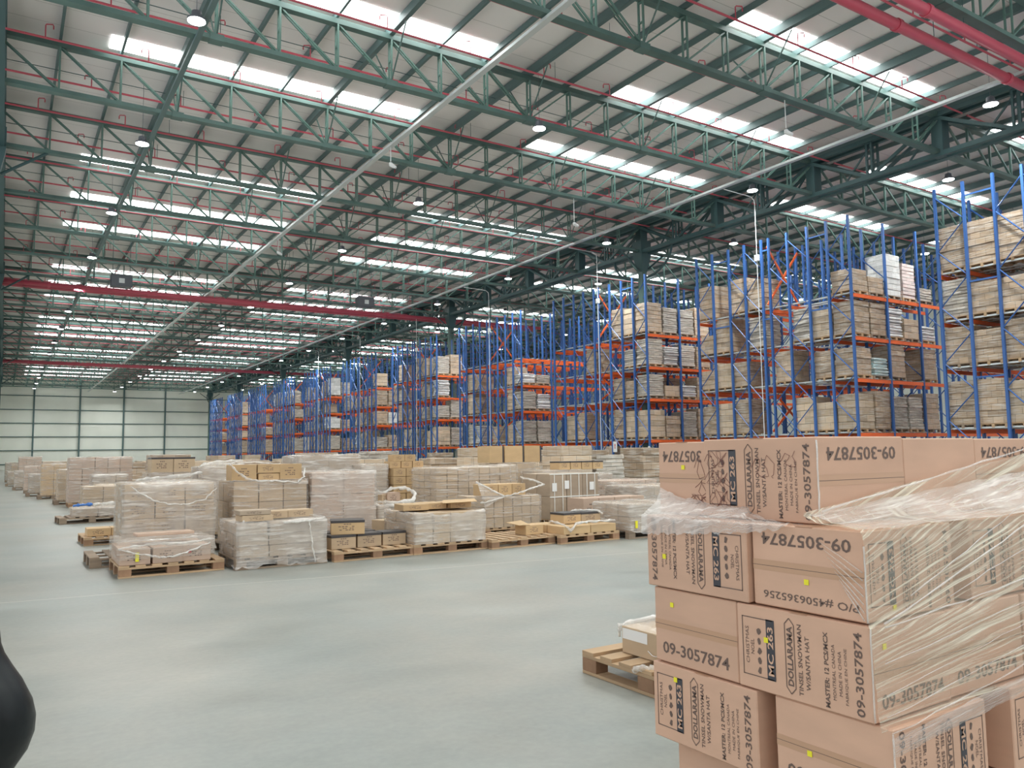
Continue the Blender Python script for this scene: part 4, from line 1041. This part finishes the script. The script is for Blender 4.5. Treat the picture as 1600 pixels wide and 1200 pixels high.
def art(face_w, face_h, origin, right, up, flip, kind, parent, only=None):
    """printing on one carton face. right/up: unit vectors as a viewer sees the face; origin: its lower left corner.
    text-side art reads upward (or downward when the carton is upside down)"""
    origin, right, up = Vector(origin), Vector(right), Vector(up)
    nrm = right.cross(up); origin = origin + nrm * 0.0012
    if flip: origin = origin + right * face_w + up * face_h; right = -right; up = -up
    ink, band, light = MB(), MB(), MB()
    def P(u, v, lift=0.0): return origin + right * u + up * v + nrm * lift
    # reading-up text: text x -> up, text y -> -right
    def col(u0, u1, v0, v1, s, bold=0.0, tgt=ink, lift=0.0):
        flat_add(tgt, T(s, bold), v1 - v0, u1 - u0, v0, 0, lambda a, c: P(u1 - c, a, lift))
    def row(u0, u1, v0, v1, s, bold=0.0):
        flat_add(ink, T(s, bold), u1 - u0, v1 - v0, u0, v0, lambda a, c: P(a, c))
    def quad(tgt, u0, u1, v0, v1, lift=0.0):
        b = len(tgt.v); tgt.v += [tuple(P(u0, v0, lift)), tuple(P(u1, v0, lift)), tuple(P(u1, v1, lift)), tuple(P(u0, v1, lift))]; tgt.f.append((b, b + 1, b + 2, b + 3))
    w, h = face_w, face_h
    if kind == 'A':
        t_ = 0.003
        a0, a1, b0, b1 = w * 0.045, w * 0.30, h * 0.16, h * 0.86
        for q in ((a0, a1, b0, b0 + t_), (a0, a1, b1 - t_, b1), (a0, a0 + t_, b0, b1)): quad(ink, *q)
        quad(band, w * 0.245, w * 0.312, b0 - 0.001, b1 + 0.001)
        col(w * 0.255, w * 0.302, b0 + h * 0.05, b1 - h * 0.08, 'MC 263', 0.02, light, 0.0008)
        col(w * 0.072, w * 0.100, h * 0.30, h * 0.74, 'CHRISTMAS'); col(w * 0.115, w * 0.143, h * 0.42, h * 0.60, 'NOEL')
        for q in range(5):       # the little row of pictograms
            v = h * (0.24 + 0.115 * q); b = len(ink.v); r2 = 0.011
            for i in range(7): ink.v.append(tuple(P(w * 0.185 + r2 * (0.4 + 0.6 * ((i * 5 + q * 3) % 7) / 7) * math.cos(i * 0.9), v + 0.011 * math.sin(i * 0.9))))
            ink.f.append(tuple(b + i for i in range(7)))
        # elongated hexagon round the name
        hx = [(0.395, 0.14), (0.43, 0.07), (0.465, 0.14), (0.465, 0.86), (0.43, 0.93), (0.395, 0.86)]
        for i in range(6):
            a, c = hx[i], hx[(i + 1) % 6]; pa, pc = Vector((a[0] * w, a[1] * h)), Vector((c[0] * w, c[1] * h)); n = (pc - pa).normalized(); n = Vector((-n.y, n.x)) * 0.0014
            b = len(ink.v)
            for p in (pa - n, pc - n, pc + n, pa + n): ink.v.append(tuple(P(p.x, p.y)))
            ink.f.append((b, b + 1, b + 2, b + 3))
        col(w * 0.408, w * 0.452, h * 0.16, h * 0.84, 'DOLLARAMA', 0.03)
        col(w * 0.49, w * 0.522, h * 0.08, h * 0.88, 'TINSEL SNOWMAN', 0.012); col(w * 0.545, w * 0.577, h * 0.16, h * 0.76, 'W/SANTA HAT', 0.012)
        col(w * 0.68, w * 0.712, h * 0.04, h * 0.86, 'MASTER: 12 PCS/MCX', 0.025)
        col(w * 0.735, w * 0.757, h * 0.14, h * 0.74, 'MONTREAL CANADA'); col(w * 0.778, w * 0.80, h * 0.2, h * 0.68, 'MADE IN CHINA'); col(w * 0.82, w * 0.842, h * 0.12, h * 0.72, 'FABRIQUE EN CHINE')
        col(w * 0.89, w * 0.945, h * 0.04, h * 0.92, '09-3057874', 0.015)
    if kind != 'A':
        seamq, tq = MB(), MB()
        quad(tq, 0.002, w - 0.002, h * 0.44, h * 0.57, -0.0006); quad(seamq, 0.0, w, h * 0.505, h * 0.511, -0.0002)
        put('side_tape', tq.mesh('side_tape', M['tape']), parent); put('flap_seam', seamq.mesh('flap_seam', M['ink']), parent)
    if kind == 'B':
        row(w * 0.10, w * 0.90, h * 0.12, h * 0.28, only or '09-3057874', 0.015)
    elif kind == 'BP':
        row(w * 0.10, w * 0.90, h * 0.10, h * 0.25, '09-3057874', 0.015); row(w * 0.06, w * 0.90, h * 0.80, h * 0.90, 'P/O #4506365256', 0.008)
    put('printing', ink.mesh('printing', M['ink']), parent)
    if band.v:
        put('printed_band', band.mesh('band', M['inkd']), parent); put('band_lettering', light.mesh('lettering', M['cardp']), parent)


def big_carton(x0, y0, z0, w, d, h, left=None, front=None, lf=False, ff=False, seam=True, tilt=0.0, dots=()):
    """x0,y0: corner nearest the camera. left: art on the -x face, front: art on the -y face. Coordinates in the room"""
    x0 -= SX; y0 -= SY
    o = put('carton', MB().box(x0, x0 + w, y0, y0 + d, z0, z0 + h).mesh('carton', M['cardp'], 0.0035), ST)
    if left: art(d, h, (x0, y0 + d, z0), (0, -1, 0), (0, 0, 1), lf, left if isinstance(left, str) else left[0], o, None if isinstance(left, str) else left[1])
    if front: art(w, h, (x0, y0, z0), (1, 0, 0), (0, 0, 1), ff, front if isinstance(front, str) else front[0], o, None if isinstance(front, str) else front[1])
    if seam:
        put('tape', MB().box(x0 - 0.0006, x0 + w + 0.0006, y0 + d / 2 - 0.03, y0 + d / 2 + 0.03, z0 + h, z0 + h + 0.0012).mesh('tape', M['tape']), o)
    for (face, u, v) in dots:       # small yellow stickers
        s = 0.008
        if face == 'l': b = MB().box(x0 - 0.003, x0 - 0.0018, y0 + d - u - s, y0 + d - u + s, z0 + v - s, z0 + v + s)
        else: b = MB().box(x0 + u - s, x0 + u + s, y0 - 0.003, y0 - 0.0018, z0 + v - s, z0 + v + s)
        put('yellow_sticker', b.mesh('sticker', M['yellow']), o)
    return o


ZL = (0.146, 0.410, 0.673, 0.937, 1.192); CH = 0.2585
LW, SW = 0.465, 0.385
# bottom layer
big_carton(2.08, 1.36, ZL[0], 0.46, 0.39, CH, 'B', 'A'); big_carton(2.08, 1.76, ZL[0], 0.39, 0.40, CH, 'B'); big_carton(2.56, 1.36, ZL[0], 0.46, 0.39, CH, None, 'A', ff=True); big_carton(3.04, 1.36, ZL[0], 0.46, 0.39, CH, None, 'A')
# layer two: text-side carton, dark gap, plain carton at the corner with printed front
big_carton(2.012, 1.735, ZL[1], SW, 0.47, CH, 'A', dots=(('l', 0.115, 0.215),)); big_carton(2.03, 1.295, ZL[1], 0.475, 0.385, CH, 'B', 'A', ff=True, dots=(('l', 0.12, 0.12),))
big_carton(2.67, 1.30, ZL[1], 0.47, 0.385, CH, None, 'A'); big_carton(3.16, 1.30, ZL[1], 0.39, 0.47, CH, None, 'B')
# layer three
big_carton(2.022, 1.812, ZL[2], LW, SW, CH, 'B', dots=(('l', 0.09, 0.205),)); big_carton(2.018, 1.338, ZL[2], SW, 0.47, CH, 'A', 'B', dots=(('l', 0.115, 0.16), ('f', 0.06, 0.2)))
big_carton(2.41, 1.345, ZL[2], 0.45, 0.47, CH, None, 'B'); big_carton(2.87, 1.34, ZL[2], 0.45, 0.39, CH, None, 'A')
# layer four
big_carton(2.012, 1.752, ZL[3], SW, 0.465, CH - 0.006, 'A', lf=True, dots=(('l', 0.09, 0.11),)); big_carton(2.030, 1.352, ZL[3], 0.45, 0.392, CH - 0.006, 'BP', 'A', lf=True, dots=(('l', 0.2, 0.09), ('f', 0.13, 0.03)))
big_carton(2.60, 1.36, ZL[3], 0.47, 0.39, CH - 0.006, None, 'A'); big_carton(3.09, 1.36, ZL[3], 0.47, 0.39, CH - 0.006, None, 'B')
# top layer, set back
big_carton(2.115, 2.008, ZL[4], 0.44, 0.245, CH + 0.004, ('B', '3057874'), lf=True, dots=(('l', 0.13, 0.17),)); big_carton(2.10, 1.54, ZL[4], 0.46, 0.465, CH + 0.01, 'A', 'B', ff=True)
big_carton(2.565, 1.542, ZL[4], 0.46, 0.465, CH + 0.004, None, None); big_carton(3.03, 1.545, ZL[4], 0.46, 0.465, CH + 0.002, None, 'B', ff=True)
pallet(2.78, 1.84, 0, 'pallet under the tall stack of printed cartons close by', 1.55, 1.0)
# marker-pen scrawl on the top carton
pts2 = []
r3 = random.Random(12)
def scrawl(y, z, n, sx, sz, seed):
    r_ = random.Random(seed); P = []
    for i in range(n):
        a = i * 0.9
        P.append((2.0975 - SX, y - SY - sx * (i / n) + 0.018 * math.cos(a * 1.7) * r_.uniform(0.5, 1.3), z + sz * math.sin(a) * r_.uniform(0.4, 1.2)))
    return P
for q, a in enumerate(((1.99, 1.385, 26, 0.09, 0.035, 3), (1.985, 1.32, 30, 0.1, 0.03, 5), (1.97, 1.255, 30, 0.08, 0.03, 8), (1.78, 1.36, 14, 0.09, 0.04, 9), (1.66, 1.385, 10, 0.05, 0.03, 13))):
    put('marker_scrawl', MB().tube(scrawl(*a), 0.0008, 4).mesh('scrawl', M['marker']), ST)
for q, a in enumerate(((2.055, 1.36, 9, 0.03, 0.05, 3), (2.045, 1.29, 12, 0.03, 0.03, 6), (2.08, 1.245, 34, 0.08, 0.022, 11))):
    put('marker_scrawl', MB().tube([(x + 0.016, y, z) for x, y, z in scrawl(*a)], 0.0008, 4).mesh('scrawl', M['marker']), ST)


# film on the stack: grids that hug the faces
def sheet(name, nu, nv, pos, uvf, m):
    me = bpy.data.meshes.new('film'); V = []; F = []; UV = []
    for j in range(nv + 1):
        for i in range(nu + 1):
            V.append(pos(i / nu, j / nv)); UV.append(uvf(i / nu, j / nv))
    for j in range(nv):
        for i in range(nu):
            a = j * (nu + 1) + i; F.append((a, a + 1, a + nu + 2, a + nu + 1))
    me.from_pydata(V, [], F); me.materials.append(m); ul = me.uv_layers.new(name='UVMap')
    for lp in me.loops: ul.data[lp.index].uv = UV[lp.vertex_index]
    me.polygons.foreach_set('use_smooth', [True] * len(me.polygons))
    return put(name, me, ST)


def nz(a, b, c=0.0): return 0.5 * math.sin(a * 17.3 + b * 5.1 + c) + 0.3 * math.sin(a * 41.7 - b * 23.0 + 2 * c) + 0.2 * math.sin(b * 61 + a * 9 + 3 * c)


def prof_front(t, u):
    """path of the film down the front: top carton face, over the ledge, down the faces"""
    top = 1.235 + 0.19 * u
    key = [(1.530, top), (1.528, 1.225), (1.47, 1.205), (1.345, 1.194), (1.336, 1.15), (1.336, 0.95), (1.326, 0.92), (1.325, 0.80), (1.322, 0.70), (1.312, 0.662)]
    L = t * (len(key) - 1); i = min(int(L), len(key) - 2); f = L - i
    return key[i][0] * (1 - f) + key[i + 1][0] * f, key[i][1] * (1 - f) + key[i + 1][1] * f


def fpos(u, t):
    y, z = prof_front(t, u); x = 2.0 + 1.6 * u
    return (x - SX, y - SY - 0.006 - 0.004 * nz(u * 0.6, t * 3, 1), z + 0.004 * nz(u * 0.5, t * 2, 4))


def fuv(u, t):
    y, z = prof_front(t, u); x = 1.6 * u
    dx, dz = x + 1.3, z - 0.66 + (0.12 * (1.53 - y) if y > 1.36 else 0)
    return (math.hypot(dx, dz) * 0.8, math.atan2(dz, dx) * 0.9)


sheet('stretch_film', 60, 54, fpos, fuv, M['clear'])


def lpos(u, t):
    y = 2.232 - 0.64 * u; top = 1.285 - 0.10 * u ** 0.7 + 0.01 * nz(u, 0, 2)
    key = [(2.093 if u > 0.36 else 2.108, top), (2.085, 1.235 if u < 0.7 else top - 0.01), (2.03, 1.198), (2.008, 1.185), (2.006, 1.12)]
    L = t * 4; i = min(int(L), 3); f = L - i
    x = key[i][0] * (1 - f) + key[i + 1][0] * f; z = key[i][1] * (1 - f) + key[i + 1][1] * f
    if z < 1.19: z = 1.19 - (1.19 - z) * (1 - u) ** 0.6
    z += 0.006 * nz(u * 4, 0.3, 7) * t
    return (x - 0.004 - 0.005 * (0.5 + 0.5 * nz(u * 3, t, 3)) - SX, y - SY, z + 0.003 * nz(u * 5, t))


sheet('film_fold', 70, 16, lpos, lambda u, t: (u * 0.4 + t * 0.1, t * 0.3 + u * 0.25), M['cleark'])


# short cords fanning up from the corner edge of the fourth layer
for q in range(7):
    a_, b_ = Vector((2.024 - SX, 1.356 - SY, 0.945 + 0.022 * q)), Vector((2.0255 - SX, 1.42 + 0.012 * q - SY, 1.03 + 0.02 * q))
    put('film_cord', MB().tube([a_, a_.lerp(b_, 0.5) + Vector((-0.002, 0, 0.003)), b_], [0.0018, 0.0022, 0.0008], 5).mesh('cord', M['cleark'], smooth=True), ST)


def ledge(u, t):           # film lying over the ledge in front of the top layer
    y = 1.535 - 0.20 * t; x = 2.02 + 1.5 * u
    z = 1.228 - 0.03 * math.sin(t * 1.5) + 0.11 * u * (1 - t) ** 2 + 0.004 * nz(u * 2, t * 3, 5)
    return (x - SX, y - 0.008 - SY, z)


sheet('film_fold', 50, 10, ledge, lambda u, t: (u * 0.5 + t * 0.1, t * 0.25 + u * 0.12), M['cleark'])


def lowband(u, t):         # whitish gathered band along the foot of the third layer
    x = 2.0 + 1.5 * u; z = 0.655 - 0.05 * t + 0.11 * u + 0.003 * nz(u * 3, t * 4, 6)
    return (x - SX, 1.300 - 0.006 * math.sin(t * 3.1) - 0.003 * nz(u, t * 4) - SY - 0.02, z)


sheet('film_fold', 50, 8, lowband, lambda u, t: (u * 0.35, t * 0.3 + u * 0.05), M['cleark'])
# film drawn tight into cords
for q, (pa, pb, r_) in enumerate((((2.03, 1.30, 0.945), (3.4, 1.33, 1.29), 0.0035), ((2.03, 1.30, 0.935), (3.5, 1.33, 1.03), 0.004), ((2.01, 1.28, 0.665), (3.5, 1.30, 0.80), 0.003),
                                  ((2.2, 1.325, 1.0), (3.3, 1.33, 1.36), 0.0025),
                                  ((2.4, 1.322, 0.98), (3.5, 1.33, 1.22), 0.0025), ((2.06, 1.50, 1.235), (3.5, 1.50, 1.44), 0.004), ((2.02, 1.30, 0.70), (3.5, 1.315, 0.86), 0.0022), ((2.02, 1.30, 0.76), (3.5, 1.315, 0.93), 0.0018), ((2.02, 1.30, 0.84), (3.5, 1.315, 0.99), 0.002))):
    a, b = Vector(pa) - Vector((SX, SY, 0)), Vector(pb) - Vector((SX, SY, 0)); r_2 = random.Random(q)
    P = [a.lerp(b, i / 14) + Vector((0, r_2.uniform(-0.002, 0.002), r_2.uniform(-0.003, 0.003))) for i in range(15)]
    put('film_cord', MB().tube(P, [r_ * r_2.uniform(0.5, 1.1) for _ in P], 5).mesh('cord', M['cleark'], smooth=True), ST)
# corner creases, bright lines down the corner edge
for z0, z1, x, y in ((0.68, 0.93, 2.014, 1.334), (0.94, 1.15, 2.026, 1.348), (0.42, 0.66, 2.026, 1.291), (1.2, 1.45, 2.097, 1.537)):
    P = [(x - SX + random.Random(i + int(z0 * 10)).uniform(-0.0015, 0.0015), y - SY, z0 + (z1 - z0) * i / 9) for i in range(10)]
    put('film_cord', MB().tube(P, 0.0028, 5).mesh('cord', M['filmw'], smooth=True), ST)

# ------------------------------------------------------------------ pallet with one carton beside the big stack
pallet(3.82, 3.60, math.pi / 2, 'dark-sided wooden pallet with one wrapped carton beside the big stack', 1.2, 1.2, 'wood')
t = thing('carton', (3.75, 3.60, PZ), 'brown carton with white label and torn film, alone on its pallet by the big stack', 'carton', me=boxmesh(0.72, 0.80, 0.165, M['card']))
put('label', MB().box(-0.362, -0.3605, 0.16, 0.39, 0.09, 0.155).mesh('label', M['paper']), t)
put('torn_film', MB().rings([[(-0.37, -0.42, 0.17), (0.4, -0.42, 0.17), (0.4, 0.42, 0.17), (-0.37, 0.42, 0.17)], [(-0.3, -0.4, 0.19), (0.3, -0.4, 0.2), (0.3, 0.4, 0.2), (-0.3, 0.38, 0.185)]]).mesh('film', M['film']), t)
rope(t, [(-0.365, 0.42, 0.1), (-0.37, 0.41, 0.17), (-0.2, 0.4, 0.18), (0.1, 0.38, 0.2)], 0.018)
rope(t, [(-0.37, 0.15, 0.055), (-0.37, 0.0, 0.03), (-0.372, -0.35, 0.03)], 0.006, seed=7)
t = thing('draped_film', (3.25, 3.5, 0.16), 'curl of white film hanging off the edge of the pallet beside the big stack', 'plastic film')
rope(t, [(0.06, -0.1, 0.02), (-0.02, 0.05, 0.01), (-0.05, 0.16, -0.02), (-0.03, 0.2, -0.05)], 0.022)

# ------------------------------------------------------------------ padded black bag at the edge of the view
prof = [(0.10, 0.0), (0.15, 0.03), (0.185, 0.12), (0.205, 0.2), (0.25, 0.27), (0.275, 0.34), (0.282, 0.40), (0.272, 0.46), (0.235, 0.54), (0.195, 0.60), (0.165, 0.65), (0.15, 0.69), (0.142, 0.74), (0.12, 0.82), (0.06, 0.86), (0.01, 0.87)]
rings = [[(r_ * math.cos(a) * (1 + 0.03 * math.sin(3 * a + z * 9)), 0.75 * r_ * math.sin(a) * (1 + 0.05 * math.sin(2 * a + z * 7)), z) for a in [i * math.pi / 16 for i in range(32)]] for r_, z in prof]
t = thing('black_bag', (-0.125, 3.86, 0), 'glossy black padded bag standing on the floor at the edge of the aisle', 'bag')
put('bag_body', MB().rings(rings).mesh('bag', M['black'], smooth=True), t)
put('strap_loop', MB().tube([(-0.1, 0, 0.82), (-0.08, 0, 0.95), (0.0, 0, 1.0), (0.08, 0, 0.94), (0.09, 0, 0.82)], 0.015, 8).mesh('loop', M['black'], smooth=True), t)
print('rack loads', total, 'mass', cnt, 'objects', len(bpy.data.objects))
